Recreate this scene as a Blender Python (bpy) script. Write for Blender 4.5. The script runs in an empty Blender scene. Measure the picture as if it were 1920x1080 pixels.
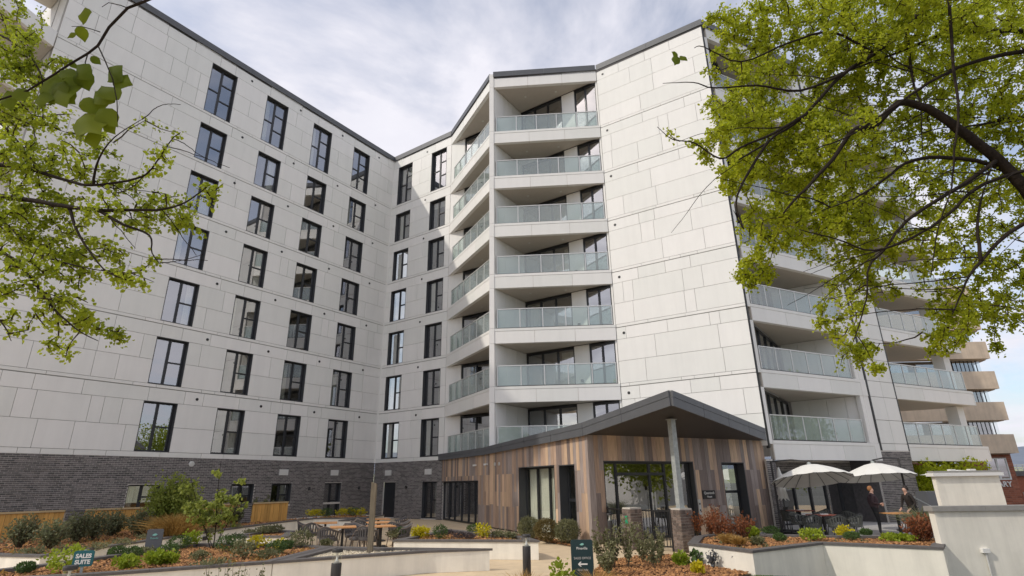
import bpy, bmesh, math, random
import numpy as np
from mathutils import Matrix, Vector, Euler
rad = math.radians
scene = bpy.context.scene
# ------------------------------------------------------------------ camera
PITCH, ROLL = 0.3381, -0.0141
cam_d = bpy.data.cameras.new('camera'); cam = bpy.data.objects.new('camera', cam_d)
scene.collection.objects.link(cam); scene.camera = cam
cam_d.sensor_width = 36.0; cam_d.lens = 36.0*1040.7/1920.0
cam_d.clip_start = 0.1; cam_d.clip_end = 6000
cam.matrix_world = Matrix.Translation((0,0,1.9)) @ Matrix.Rotation(math.pi/2+PITCH,4,'X') @ Matrix.Rotation(ROLL,4,'Z')
# ------------------------------------------------------------------ sky, sun, exposure
SUN_AZ, SUN_EL = rad(202), rad(41.5)
SKY_OFF = 25.9
world = bpy.data.worlds.new('World'); scene.world = world; world.use_nodes = True
wn, wl = world.node_tree.nodes, world.node_tree.links
wn.clear()
def N(nodes, t, **kw):
    n = nodes.new(t)
    for k, v in kw.items():
        if k == 'ins':
            for i, x in v.items(): n.inputs[i].default_value = x
        else: setattr(n, k, v)
    return n
wout = N(wn,'ShaderNodeOutputWorld'); bg = N(wn,'ShaderNodeBackground', ins={'Strength':0.12})
sky = N(wn,'ShaderNodeTexSky', sky_type='NISHITA', sun_disc=False, sun_elevation=SUN_EL, sun_rotation=math.pi/2-SUN_AZ, altitude=50, air_density=1.0, dust_density=2.0, ozone_density=1.0)
tc = N(wn,'ShaderNodeTexCoord'); sep = N(wn,'ShaderNodeSeparateXYZ'); wl.new(tc.outputs['Generated'], sep.inputs[0])
zc = N(wn,'ShaderNodeMath', operation='MAXIMUM', ins={1:0.0}); wl.new(sep.outputs[2], zc.inputs[0])
za = N(wn,'ShaderNodeMath', operation='ADD', ins={1:0.22}); wl.new(zc.outputs[0], za.inputs[0])
dv = N(wn,'ShaderNodeVectorMath', operation='DIVIDE'); cb = N(wn,'ShaderNodeCombineXYZ')
for i in range(3): wl.new(za.outputs[0], cb.inputs[i])
wl.new(tc.outputs['Generated'], dv.inputs[0]); wl.new(cb.outputs[0], dv.inputs[1])
off = N(wn,'ShaderNodeVectorMath', operation='ADD'); off.inputs[1].default_value = (0.0,0.0,SKY_OFF); wl.new(dv.outputs[0], off.inputs[0])
nz = N(wn,'ShaderNodeTexNoise', ins={'Scale':1.5,'Detail':7.0,'Roughness':0.58,'Distortion':0.4}); wl.new(off.outputs[0], nz.inputs['Vector'])
rp = N(wn,'ShaderNodeMapRange', ins={'From Min':0.36,'From Max':0.56,'To Min':0.22,'To Max':1.0}); wl.new(nz.outputs['Fac'], rp.inputs['Value'])
nz2 = N(wn,'ShaderNodeTexNoise', ins={'Scale':5.0,'Detail':6.0,'Roughness':0.6}); wl.new(dv.outputs[0], nz2.inputs['Vector'])
cl = N(wn,'ShaderNodeMix', data_type='RGBA', ins={'A':(4.4,4.4,4.95,1),'B':(5.75,5.65,6.0,1)}); wl.new(nz2.outputs['Fac'], cl.inputs['Factor'])
mx = N(wn,'ShaderNodeMix', data_type='RGBA'); wl.new(rp.outputs[0], mx.inputs['Factor'])
wl.new(sky.outputs[0], mx.inputs['A']); wl.new(cl.outputs['Result'], mx.inputs['B'])
wl.new(mx.outputs['Result'], bg.inputs['Color']); wl.new(bg.outputs[0], wout.inputs['Surface'])
sun_d = bpy.data.lights.new('sun','SUN'); sun_d.energy = 1.45; sun_d.angle = rad(0.9); sun_d.color = (1.0,0.93,0.82)
sun = bpy.data.objects.new('sun', sun_d); scene.collection.objects.link(sun)
sdir = Vector((math.cos(SUN_AZ)*math.cos(SUN_EL), math.sin(SUN_AZ)*math.cos(SUN_EL), math.sin(SUN_EL)))
sun.rotation_euler = sdir.to_track_quat('Z','Y').to_euler(); sun.location = (-30,-12,40)
vs = scene.view_settings; vs.view_transform = 'Standard'; vs.look = 'None'; vs.exposure = 0.56; vs.gamma = 1.0; vs.use_curve_mapping = False
scene.cycles.max_bounces = 8; scene.cycles.transparent_max_bounces = 12; scene.cycles.glossy_bounces = 4; scene.cycles.transmission_bounces = 4
scene.cycles.use_denoising = True
scene.cycles.sample_clamp_indirect = 6.0
rng = random.Random(7); nrng = np.random.default_rng(11)

# ------------------------------------------------------------------ materials
MATS = {}
def mat(name, col, rough=0.6, metal=0.0, var=0.0, noise=0.0, nscale=4.0, bump=0.0, bscale=60.0, spec=0.5, col2=None, isl=False, stretch=None, stain=0.0):
    """procedural material: base colour, per-object variation, noise mottling, fine bump"""
    m = bpy.data.materials.new(name); m.use_nodes = True; MATS[name] = m
    nt = m.node_tree; nd, lk = nt.nodes, nt.links
    b = nd['Principled BSDF']; b.inputs['Roughness'].default_value = rough; b.inputs['Metallic'].default_value = metal
    b.inputs['Specular IOR Level'].default_value = spec
    geo = N(nd,'ShaderNodeNewGeometry')
    pos = geo.outputs['Position']
    if stretch:
        vm = N(nd,'ShaderNodeVectorMath', operation='MULTIPLY'); vm.inputs[1].default_value = stretch; lk.new(pos, vm.inputs[0]); pos = vm.outputs[0]
    rgb = N(nd,'ShaderNodeRGB'); rgb.outputs[0].default_value = (*col,1); cur = rgb.outputs[0]
    if col2 is not None:
        mixc = N(nd,'ShaderNodeMix', data_type='RGBA', ins={'B':(*col2,1)}); lk.new(cur, mixc.inputs['A'])
        if isl: lk.new(geo.outputs['Random Per Island'], mixc.inputs['Factor'])
        else:
            oi = N(nd,'ShaderNodeObjectInfo'); lk.new(oi.outputs['Random'], mixc.inputs['Factor'])
        cur = mixc.outputs['Result']
    fac = None
    def mul(a, bsock):
        if a is None: return bsock
        mm = N(nd,'ShaderNodeMath', operation='MULTIPLY'); lk.new(a, mm.inputs[0]); lk.new(bsock, mm.inputs[1]); return mm.outputs[0]
    if var:
        if isl: src = geo.outputs['Random Per Island']
        else:
            oi2 = N(nd,'ShaderNodeObjectInfo'); src = oi2.outputs['Random']
        mr = N(nd,'ShaderNodeMapRange', ins={'To Min':1-var,'To Max':1+var}); lk.new(src, mr.inputs['Value']); fac = mul(fac, mr.outputs[0])
    if noise:
        n1 = N(nd,'ShaderNodeTexNoise', ins={'Scale':nscale,'Detail':5.0,'Roughness':0.62}); lk.new(pos, n1.inputs['Vector'])
        mr = N(nd,'ShaderNodeMapRange', ins={'From Min':0.3,'From Max':0.7,'To Min':1-noise,'To Max':1+noise}); lk.new(n1.outputs['Fac'], mr.inputs['Value']); fac = mul(fac, mr.outputs[0])
    if stain:
        vm2 = N(nd,'ShaderNodeVectorMath', operation='MULTIPLY'); vm2.inputs[1].default_value = (2.2,2.2,0.22); lk.new(geo.outputs['Position'], vm2.inputs[0])
        n3 = N(nd,'ShaderNodeTexNoise', ins={'Scale':1.3,'Detail':5.0,'Roughness':0.65}); lk.new(vm2.outputs[0], n3.inputs['Vector'])
        mr = N(nd,'ShaderNodeMapRange', ins={'From Min':0.42,'From Max':0.72,'To Min':1.0,'To Max':1-stain}); lk.new(n3.outputs['Fac'], mr.inputs['Value']); fac = mul(fac, mr.outputs[0])
    if fac is not None:
        vm3 = N(nd,'ShaderNodeVectorMath', operation='SCALE'); lk.new(cur, vm3.inputs[0]); lk.new(fac, vm3.inputs['Scale']); cur = vm3.outputs[0]
    lk.new(cur, b.inputs['Base Color'])
    if bump:
        n2 = N(nd,'ShaderNodeTexNoise', ins={'Scale':bscale,'Detail':4.0}); lk.new(pos, n2.inputs['Vector'])
        bp = N(nd,'ShaderNodeBump', ins={'Strength':bump,'Distance':0.02}); lk.new(n2.outputs['Fac'], bp.inputs['Height']); lk.new(bp.outputs[0], b.inputs['Normal'])
    return m
def leafmat(name, c1, c2, trans=0.45, rough=0.5):
    m = bpy.data.materials.new(name); m.use_nodes = True; MATS[name] = m
    nd, lk = m.node_tree.nodes, m.node_tree.links
    b = nd['Principled BSDF']; out = nd['Material Output']; b.inputs['Roughness'].default_value = rough; b.inputs['Specular IOR Level'].default_value = 0.35
    geo = N(nd,'ShaderNodeNewGeometry')
    n1 = N(nd,'ShaderNodeTexNoise', ins={'Scale':1.7,'Detail':3.0}); lk.new(geo.outputs['Position'], n1.inputs['Vector'])
    ad = N(nd,'ShaderNodeMath', operation='MULTIPLY_ADD', ins={1:0.55}); lk.new(geo.outputs['Random Per Island'], ad.inputs[0])
    mr = N(nd,'ShaderNodeMapRange', ins={'From Min':0.35,'From Max':0.65,'To Min':0.0,'To Max':0.45}); lk.new(n1.outputs['Fac'], mr.inputs['Value']); lk.new(mr.outputs[0], ad.inputs[2])
    mixc = N(nd,'ShaderNodeMix', data_type='RGBA', ins={'A':(*c1,1),'B':(*c2,1)}); lk.new(ad.outputs[0], mixc.inputs['Factor'])
    lk.new(mixc.outputs['Result'], b.inputs['Base Color'])
    tr = N(nd,'ShaderNodeBsdfTranslucent'); lk.new(mixc.outputs['Result'], tr.inputs['Color'])
    ms = N(nd,'ShaderNodeMixShader', ins={0:trans}); lk.new(b.outputs[0], ms.inputs[1]); lk.new(tr.outputs[0], ms.inputs[2]); lk.new(ms.outputs[0], out.inputs['Surface'])
    return m
def glassmat(name, tint, ior=2.2, rough=0.0, diff=None, dfac=0.0, bump=0.0, coat=0.0):
    m = bpy.data.materials.new(name); m.use_nodes = True; MATS[name] = m
    nd, lk = m.node_tree.nodes, m.node_tree.links
    out = nd['Material Output']; nd.remove(nd['Principled BSDF'])
    tr = N(nd,'ShaderNodeBsdfTransparent'); tr.inputs[0].default_value = (*tint,1)
    gl = N(nd,'ShaderNodeBsdfGlossy', ins={'Roughness':rough}); gl.inputs['Color'].default_value = (.96,.97,1,1)
    fr = N(nd,'ShaderNodeFresnel', ins={'IOR':ior})
    base = tr.outputs[0]
    if diff:
        df = N(nd,'ShaderNodeBsdfDiffuse'); df.inputs[0].default_value = (*diff,1)
        m0 = N(nd,'ShaderNodeMixShader', ins={0:dfac}); lk.new(base, m0.inputs[1]); lk.new(df.outputs[0], m0.inputs[2]); base = m0.outputs[0]
    ct = N(nd,'ShaderNodeMath', operation='ADD', use_clamp=True, ins={1:coat}); lk.new(fr.outputs[0], ct.inputs[0]); g0 = N(nd,'ShaderNodeNewGeometry'); iv = N(nd,'ShaderNodeMath', operation='SUBTRACT', ins={0:1.0}); lk.new(g0.outputs['Backfacing'], iv.inputs[1]); cm = N(nd,'ShaderNodeMath', operation='MULTIPLY'); lk.new(ct.outputs[0], cm.inputs[0]); lk.new(iv.outputs[0], cm.inputs[1])  # the pane reflects at its outer face
    ms = N(nd,'ShaderNodeMixShader'); lk.new(cm.outputs[0], ms.inputs[0]); lk.new(base, ms.inputs[1]); lk.new(gl.outputs[0], ms.inputs[2]); lk.new(ms.outputs[0], out.inputs['Surface'])
    if bump:
        geo = N(nd,'ShaderNodeNewGeometry'); n2 = N(nd,'ShaderNodeTexNoise', ins={'Scale':1.6,'Detail':1.0}); lk.new(geo.outputs['Position'], n2.inputs['Vector'])
        bp = N(nd,'ShaderNodeBump', ins={'Strength':bump,'Distance':0.02}); lk.new(n2.outputs['Fac'], bp.inputs['Height']); lk.new(bp.outputs[0], gl.inputs['Normal'])
    return m
mat('panel', (.79,.79,.75), .62, col2=(.80,.785,.755), var=.035, noise=.018, nscale=1.3, stain=.045)
mat('joint', (.40,.39,.37), .8)
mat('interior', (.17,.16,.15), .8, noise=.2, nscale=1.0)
mat('coping', (.095,.10,.108), .5, noise=.08, nscale=2, bump=.05, bscale=6)
mat('frame_metal', (.022,.024,.028), .4)
mat('reveal_metal', (.055,.058,.063), .45)
mat('soffit', (.52,.475,.415), .6, noise=.03)
mat('rail_metal', (.62,.62,.60), .35, metal=.3)
mat('curtain', (.62,.60,.52), .8, noise=.12, nscale=9, stretch=(6,6,.4))
mat('brick_dark', (.075,.070,.070), .75, col2=(.20,.18,.175), isl=True, noise=.25, nscale=8, bump=.3, bscale=70)
mat('brick_dark_piece', (.075,.070,.070), .75, col2=(.20,.18,.175), noise=.25, nscale=8, bump=.3, bscale=70)
mat('mortar_dark', (.56,.53,.49), .9, noise=.2, nscale=20)
mat('brick_brown', (.10,.078,.066), .8, col2=(.23,.175,.145), noise=.25, nscale=12, bump=.3, bscale=80)
mat('mortar_light', (.52,.48,.42), .9, noise=.12, nscale=25)
mat('brick_red', (.22,.065,.035), .8, col2=(.38,.13,.07), isl=True, noise=.2, nscale=6)
mat('mortar_red', (.36,.24,.18), .9)
for nm, c in dict(wood_tan=(.60,.425,.285), wood_brown=(.42,.295,.215), wood_grey=(.32,.265,.24), wood_dark=(.225,.175,.155)).items():
    mat(nm, c, .55, var=.14, noise=.32, nscale=3.0, stretch=(16,16,.6), bump=.2, bscale=3)
mat('render_white', (.85,.81,.71), .75, noise=.07, nscale=1.4, stain=.16, bump=.06, bscale=120)
mat('stone_cap', (.115,.105,.10), .7, noise=.2, nscale=9, bump=.1)
mat('cap_pale', (.30,.29,.27), .6, noise=.12, nscale=6)
mat('paving_tan', (.64,.50,.325), .85, noise=.10, nscale=2.2, stain=0, bump=.25, bscale=220)
mat('paving_grey', (.36,.35,.335), .85, noise=.12, nscale=3, var=.12, bump=.15, bscale=90)
mat('far_ground', (.15,.15,.125), .95, noise=.3, nscale=.05)
mat('soil', (.10,.055,.03), .95, noise=.35, nscale=14, bump=.5, bscale=40)
mat('chips', (.15,.065,.025), .9, col2=(.52,.26,.10), isl=True)
mat('pebbles', (.42,.34,.22), .8, col2=(.78,.70,.54), isl=True)
mat('black_metal', (.012,.012,.013), .42)
mat('dark_metal', (.035,.033,.033), .5)
mat('galv', (.42,.45,.44), .5, metal=.35, noise=.2, nscale=9)
mat('oak_post', (.17,.14,.095), .75, noise=.3, nscale=3, stretch=(9,9,.8), bump=.2, bscale=8)
mat('fence_wood', (.62,.34,.09), .7, var=.16, noise=.22, nscale=3, stretch=(10,10,.6), bump=.15, bscale=8)
mat('fence_cap', (.52,.38,.20), .7, noise=.1)
mat('table_top', (.62,.30,.11), .45, noise=.2, nscale=5, stretch=(2,14,2))
mat('table_red', (.26,.075,.05), .45, noise=.2, nscale=5)
mat('wicker', (.085,.08,.082), .75, noise=.35, nscale=70, bump=.4, bscale=90)
mat('chair_leg', (.16,.125,.10), .6)
mat('chair_black', (.02,.021,.022), .5)
mat('chair_shell', (.085,.09,.08), .55)
mat('canvas', (.74,.73,.68), .85, noise=.03, nscale=4)
mat('teal', (.008,.115,.135), .45); mat('dark_teal', (.010,.036,.042), .4); mat('sign_grey', (.11,.115,.125), .45)
mat('white_paint', (.78,.77,.74), .5); mat('mint', (.25,.55,.48), .5); mat('green_plate', (.02,.30,.15), .5); mat('plaque', (.018,.018,.02), .4)
mat('lamp_glass', (.72,.72,.68), .2)
mat('bark', (.026,.020,.016), .95, spec=.1, noise=.35, nscale=10, bump=.5, bscale=30)
mat('twig_bark', (.045,.030,.020), .95, spec=.1)
mat('stem_brown', (.11,.08,.05), .85)
leafmat('leaf_spring', (.30,.36,.016), (.58,.62,.04), .6)
leafmat('leaf_left', (.20,.26,.016), (.44,.50,.035), .55)
leafmat('leaf_near', (.055,.10,.006), (.22,.26,.012), .5, .7)
leafmat('leaf_dark', (.085,.10,.05), (.30,.31,.16), .4)
leafmat('leaf_light', (.19,.24,.04), (.40,.45,.10), .5)
leafmat('leaf_round', (.05,.095,.025), (.13,.21,.06), .3)
leafmat('leaf_olive', (.12,.125,.055), (.29,.29,.15), .35)
leafmat('leaf_lime', (.22,.30,.02), (.42,.50,.05), .4)
leafmat('leaf_yellow', (.48,.42,.015), (.72,.62,.03), .35)
leafmat('leaf_straw', (.34,.19,.05), (.58,.38,.12), .4)
leafmat('leaf_red', (.20,.055,.025), (.42,.17,.07), .35)
leafmat('leaf_heather', (.05,.045,.045), (.12,.09,.10), .2)
leafmat('leaf_grey', (.10,.11,.12), (.20,.21,.22), .2)
leafmat('leaf_bronze', (.11,.085,.03), (.22,.17,.06), .3)
leafmat('leaf_grass', (.07,.12,.015), (.18,.25,.03), .4)
glassmat('pane', (.90,.92,.91), 1.5, bump=.004, coat=.34)
glassmat('pane_clear', (.96,.98,.96), 1.45, bump=.004, coat=.05)
glassmat('balustrade_glass', (.86,.92,.90), 1.6, rough=.01, diff=(.66,.73,.71), dfac=.17, coat=.05)
mat('concrete', (.68,.545,.41), .85, noise=.10, nscale=1.2, stain=.14)
mat('concrete_dark', (.20,.165,.13), .85, noise=.15)
mat('skin', (.50,.30,.22), .55); mat('hair_ginger', (.30,.13,.045), .7); mat('hair_dark', (.02,.014,.012), .6)
mat('cloth_plum', (.045,.026,.030), .85); mat('cloth_black', (.012,.012,.014), .85); mat('cloth_brown', (.022,.017,.015), .85); mat('shoe', (.015,.014,.013), .5)
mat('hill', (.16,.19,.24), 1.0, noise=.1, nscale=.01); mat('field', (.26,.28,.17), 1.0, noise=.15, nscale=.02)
mat('slate', (.12,.115,.115), .8, noise=.2, nscale=3)
mat('pavilion_soffit', (.05,.045,.042), .6)
mat('pale_render', (.72,.69,.66), .8, noise=.05)
# ------------------------------------------------------------------ mesh helpers
class Frame:
    """wall frame: x runs to the viewer's right along the wall, y into the wall, z up"""
    def __init__(s, o, ang): s.o = (o[0],o[1]); s.a = ang; s.c, s.s = math.cos(ang), math.sin(ang)
    def pt(s, u, d, z): return (s.o[0]+u*s.c-d*s.s, s.o[1]+u*s.s+d*s.c, z)
    def uv(s, p): x, y = p[0]-s.o[0], p[1]-s.o[1]; return (x*s.c+y*s.s, -x*s.s+y*s.c)
WORLD = Frame((0,0),0.0)
class MB:
    def __init__(s): s.v=[]; s.f=[]; s.m=[]; s.mats=[]; s.cur=0; s.smooth=False; s.sm=[]
    def use(s, name):
        if name not in s.mats: s.mats.append(name)
        s.cur = s.mats.index(name); return s
    def face(s, idx): s.f.append(idx); s.m.append(s.cur); s.sm.append(s.smooth)
    def poly(s, pts): i=len(s.v); s.v += [tuple(p) for p in pts]; s.face(list(range(i,i+len(pts))))
    def hexa(s, p8):
        i=len(s.v); s.v += [tuple(p) for p in p8]
        for q in ((0,3,2,1),(4,5,6,7),(0,1,5,4),(1,2,6,5),(2,3,7,6),(3,0,4,7)): s.face([i+k for k in q])
    def fbox(s, F, u0,u1,d0,d1,z0,z1):
        s.hexa([F.pt(u0,d0,z0),F.pt(u1,d0,z0),F.pt(u1,d1,z0),F.pt(u0,d1,z0),F.pt(u0,d0,z1),F.pt(u1,d0,z1),F.pt(u1,d1,z1),F.pt(u0,d1,z1)])
    def box(s, x0,x1,y0,y1,z0,z1): s.fbox(WORLD,x0,x1,y0,y1,z0,z1)
    def prism(s, pts, z0, z1, top=None):
        n=len(pts); i=len(s.v)
        zs0 = z0 if hasattr(z0,'__len__') else [z0]*n; zs1 = z1 if hasattr(z1,'__len__') else [z1]*n
        s.v += [(p[0],p[1],z) for p,z in zip(pts,zs0)] + [(p[0],p[1],z) for p,z in zip(pts,zs1)]
        area = sum(pts[k][0]*pts[(k+1)%n][1]-pts[(k+1)%n][0]*pts[k][1] for k in range(n))
        up = list(range(i+n,i+2*n)); dn = list(range(i,i+n))
        if area>0: dn.reverse()
        else: up.reverse()
        s.face(up); s.face(dn)
        for k in range(n):
            a,b=k,(k+1)%n
            s.face([i+a,i+b,i+n+b,i+n+a] if area>0 else [i+b,i+a,i+n+a,i+n+b])
    def tube(s, pts, r, n=6, caps=True):
        pts=[Vector(p) for p in pts]; L=len(pts); i=len(s.v)
        rr = r if hasattr(r,'__len__') else [r]*L
        ref=None
        for k in range(L):
            t=(pts[min(k+1,L-1)]-pts[max(k-1,0)]); t = t.normalized() if t.length>1e-9 else Vector((0,0,1))
            if ref is None: ref = Vector((0,0,1)) if abs(t.z)<.9 else Vector((1,0,0))
            a=t.cross(ref); a = a.normalized() if a.length>1e-6 else t.orthogonal().normalized()
            b=t.cross(a); ref=b*-1 if False else ref
            for j in range(n):
                th=2*math.pi*j/n; s.v.append(tuple(pts[k]+(a*math.cos(th)+b*math.sin(th))*rr[k]))
        for k in range(L-1):
            for j in range(n):
                s.face([i+k*n+j, i+k*n+(j+1)%n, i+(k+1)*n+(j+1)%n, i+(k+1)*n+j])
        if caps:
            s.face([i+j for j in range(n)][::-1] if n>2 else []); s.face([i+(L-1)*n+j for j in range(n)])
    def lathe(s, c, prof, n=16, a0=0.0, a1=2*math.pi):
        full = abs(a1-a0-2*math.pi)<1e-6; i=len(s.v); m=n if full else n+1
        for (r,z) in prof:
            for j in range(m):
                th=a0+(a1-a0)*j/n; s.v.append((c[0]+r*math.cos(th), c[1]+r*math.sin(th), c[2]+z))
        for k in range(len(prof)-1):
            for j in range(n):
                jj=(j+1)%m
                s.face([i+k*m+j,i+k*m+jj,i+(k+1)*m+jj,i+(k+1)*m+j])
        if full:
            if prof[0][0]>1e-6: s.face([i+j for j in range(m)][::-1])
            if prof[-1][0]>1e-6: s.face([i+(len(prof)-1)*m+j for j in range(m)])
    def mesh(s, name):
        me=bpy.data.meshes.new(name); me.from_pydata(s.v,[],s.f)
        for m in s.mats: me.materials.append(MATS[m])
        if len(s.mats)>1: me.polygons.foreach_set('material_index', s.m)
        if any(s.sm): me.polygons.foreach_set('use_smooth', s.sm)
        me.update(); return me
    def build(s, name, parent=None, **tags):
        """vertices are in world space (or the parent's space if local)"""
        return link(name, s.mesh(name), parent, (0,0,0), world=True, **tags)
COL = scene.collection
def tag(o, label=None, cat=None, group=None, kind=None):
    if label: o['label']=label
    if cat: o['category']=cat
    if group: o['group']=group
    if kind: o['kind']=kind
    return o
def link(name, data, parent=None, loc=(0,0,0), rotz=0.0, scale=None, world=False, **tags):
    o=bpy.data.objects.new(name, data); COL.objects.link(o)
    if parent is not None:
        o.parent=parent
        if world:
            p=parent; off=Vector((0,0,0))
            while p is not None: off += p.location; p=p.parent
            loc = Vector(loc)-off
    o.location=loc
    if rotz: o.rotation_euler=(0,0,rotz)
    if scale: o.scale=scale
    tag(o, tags.get('label'), tags.get('cat'), tags.get('group'), tags.get('kind'))
    return o
def thing(name, label, cat, loc=(0,0,0), rotz=0.0, group=None):
    o=bpy.data.objects.new(name, None); COL.objects.link(o); o.location=loc; o.rotation_euler=(0,0,rotz); o.empty_display_size=.2
    return tag(o,label,cat,group)
UNIT={}
def unit(m):
    if m not in UNIT:
        b=MB().use(m); b.box(0,1,0,1,0,1); UNIT[m]=b.mesh('piece_'+m)
    return UNIT[m]
def piece(name, m, F, u0,u1,d0,d1,z0,z1, parent, **tags):
    """one box-shaped piece, mesh shared by all pieces of a material; parent has no rotation"""
    return link(name, unit(m), parent, F.pt(u0,d0,z0), F.a, (u1-u0,d1-d0,z1-z0), world=True, **tags)
def lpiece(name, m, x0,x1,y0,y1,z0,z1, parent, **tags):
    return link(name, unit(m), parent, (x0,y0,z0), 0, (x1-x0,y1-y0,z1-z0), **tags)
def copy_tree(o, parent=None):
    c=o.copy(); COL.objects.link(c)
    if parent is not None: c.parent=parent
    for ch in list(o.children): copy_tree(ch, c)
    return c
def npmesh(name, V, Fq, mname, smooth=False):
    me=bpy.data.meshes.new(name); nv=len(V); nf=len(Fq); k=Fq.shape[1]
    me.vertices.add(nv); me.vertices.foreach_set('co', np.asarray(V,np.float32).ravel())
    me.loops.add(nf*k); me.loops.foreach_set('vertex_index', np.asarray(Fq,np.int32).ravel())
    me.polygons.add(nf); me.polygons.foreach_set('loop_start', np.arange(0,nf*k,k,dtype=np.int32))
    try: me.polygons.foreach_set('loop_total', np.full(nf,k,np.int32))
    except Exception: pass
    if smooth: me.polygons.foreach_set('use_smooth', np.ones(nf,bool))
    me.materials.append(MATS[mname]); me.update(calc_edges=True); me.validate(); return me
def unitv(a): return a/np.maximum(np.linalg.norm(a,axis=-1,keepdims=True),1e-9)
def leaves(P, D, S, wid=.42, fold=.25, rg=nrng, up=None):
    """P base points, D tip directions, S lengths -> folded two-faced leaves (6 verts, 2 quads each)"""
    n=len(P); D=unitv(D); R=rg.normal(size=(n,3))
    if up is not None: R = R*.55+np.array(up)
    A=unitv(np.cross(D,R)); B=np.cross(A,D); S=S[:,None]
    q=[P, P+D*S*.38+A*S*wid*.95+B*S*fold*.6, P+D*S*.8+A*S*wid*.55+B*S*fold*.4, P+D*S-B*S*.08, P+D*S*.8-A*S*wid*.55+B*S*fold*.4, P+D*S*.38-A*S*wid*.95+B*S*fold*.6]
    V=np.stack(q,1).reshape(-1,3); i=np.arange(n)[:,None]*6
    return V, np.concatenate([i+np.array([[0,1,2,3]]), i+np.array([[0,3,4,5]])],0)
def blades(P, D, L, W, droop=.3, rg=nrng):
    n=len(P); D=unitv(D); A=unitv(np.cross(D, rg.normal(size=(n,3)))); L=L[:,None]; W=W[:,None]
    H=D.copy(); H[:,2]=0
    m=P+D*L*.55; t=P+D*L+H*L*droop-np.array([0,0,1])*L*droop*.5
    V=np.stack([P-A*W,P+A*W,m+A*W*.8,m-A*W*.8,t+A*W*.12,t-A*W*.12],1).reshape(-1,3); i=np.arange(n)[:,None]*6
    return V, np.concatenate([i+np.array([[0,1,2,3]]), i+np.array([[3,2,4,5]])],0)
def pchips(V0, F0, P, S, rg=nrng, flat=.4):
    """scatter copies of a small base shape with random rotations"""
    n=len(P); k=len(V0); ang=rg.uniform(0,2*math.pi,n); tl=rg.normal(0,.35,(n,2))
    c,s=np.cos(ang),np.sin(ang); V=np.repeat(V0[None],n,0)*S[:,None,:]
    x=V[:,:,0]*c[:,None]-V[:,:,1]*s[:,None]; y=V[:,:,0]*s[:,None]+V[:,:,1]*c[:,None]
    z=V[:,:,2]+x*tl[:,:1]+y*tl[:,1:]
    V=np.stack([x,y,z],2)+P[:,None,:]
    F=(F0[None]+(np.arange(n)*k)[:,None,None]).reshape(-1,F0.shape[1]); return V.reshape(-1,3),F
CUBEV=np.array([[-.5,-.5,-.5],[.5,-.5,-.5],[.5,.5,-.5],[-.5,.5,-.5],[-.35,-.35,.5],[.4,-.3,.5],[.35,.4,.5],[-.4,.3,.5]]); CUBEF=np.array([[4,5,6,7],[0,1,5,4],[1,2,6,5],[2,3,7,6],[3,0,4,7]])
def inpoly(P, poly):
    x,y=P[:,0],P[:,1]; r=np.zeros(len(P),bool); n=len(poly); j=n-1
    for i in range(n):
        xi,yi=poly[i];xj,yj=poly[j]
        c=((yi>y)!=(yj>y))&(x<(xj-xi)*(y-yi)/(yj-yi+1e-12)+xi); r^=c; j=i
    return r
def scatter(poly, dens, z, rg=nrng):
    a=np.array(poly); lo,hi=a.min(0),a.max(0); n=int(dens*(hi[0]-lo[0])*(hi[1]-lo[1]))
    P=rg.uniform(lo,hi,(n,2)); P=P[inpoly(P,poly)]
    return np.c_[P, np.full(len(P),z)]
def text(name, body, size, m, parent, loc, rot, extrude=.004, align='CENTER', sx=1.0, world=False, bold=0.0):
    c=bpy.data.curves.new(name,'FONT'); c.body=body; c.size=size; c.extrude=extrude; c.align_x=align; c.align_y='CENTER'; c.offset=bold
    o=bpy.data.objects.new('font_tmp',c); COL.objects.link(o)
    me=bpy.data.meshes.new_from_object(o.evaluated_get(bpy.context.evaluated_depsgraph_get())); bpy.data.objects.remove(o); bpy.data.curves.remove(c)
    me.name=name; me.materials.clear(); me.materials.append(MATS[m]); o=bpy.data.objects.new(name,me); COL.objects.link(o); o.parent=parent
    o.location=loc; o.rotation_euler=rot; o.scale=(sx,1,1); return o
# ------------------------------------------------------------------ ground
def sheet(name, poly, z, m, **t):
    b=MB().use(m); b.poly([(x,y,z) for x,y in poly]); return b.build(name, kind='structure', **t)
sheet('ground', [(-3500,-3500),(3500,-3500),(3500,3500),(-3500,3500)], -1.2, 'far_ground')
sheet('paving', [(-40,-12),(4.4,-12),(4.4,12.6),(5.0,13.28),(5.4,13.6),(7.36,14.75),(9.4,14.2),(34,14.2),(34,46),(-40,46)], -.004, 'paving_tan')
# ------------------------------------------------------------------ main building levels and plan
C=(-8.913,37.07); AL=4.121; AM=.605
dL=(math.cos(AL),math.sin(AL)); TM=5.811
M=(C[0]+TM*math.cos(AM), C[1]-TM*math.sin(AM))
B=(-1.073,27.814); K=(.65,30.40); D=(5.233,27.333); E=(10.511,23.901)
FL=Frame(C, AL-math.pi); FM=Frame(C,-AM); FMB=Frame(M, math.atan2(B[1]-M[1],B[0]-M[0])); FBD=Frame(B, math.atan2(D[1]-B[1],D[0]-B[0]))
AK=math.atan2(E[1]-K[1],E[0]-K[0]); FK=Frame(K,AK); LKD=5.51; LKE=math.hypot(E[0]-K[0],E[1]-K[1])
FR=Frame(E,.469)
LMB=math.hypot(B[0]-M[0],B[1]-M[1]); LBD=math.hypot(D[0]-B[0],D[1]-B[1])
J=lambda k: 3.29+3*(k-1)
S=lambda k: J(k)+.162
T=lambda k: 24.63 if k==8 else J(k)-.623
ZCB, ZCT, ZBR = 25.363, 25.736, 3.23
LW=20.72
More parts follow.
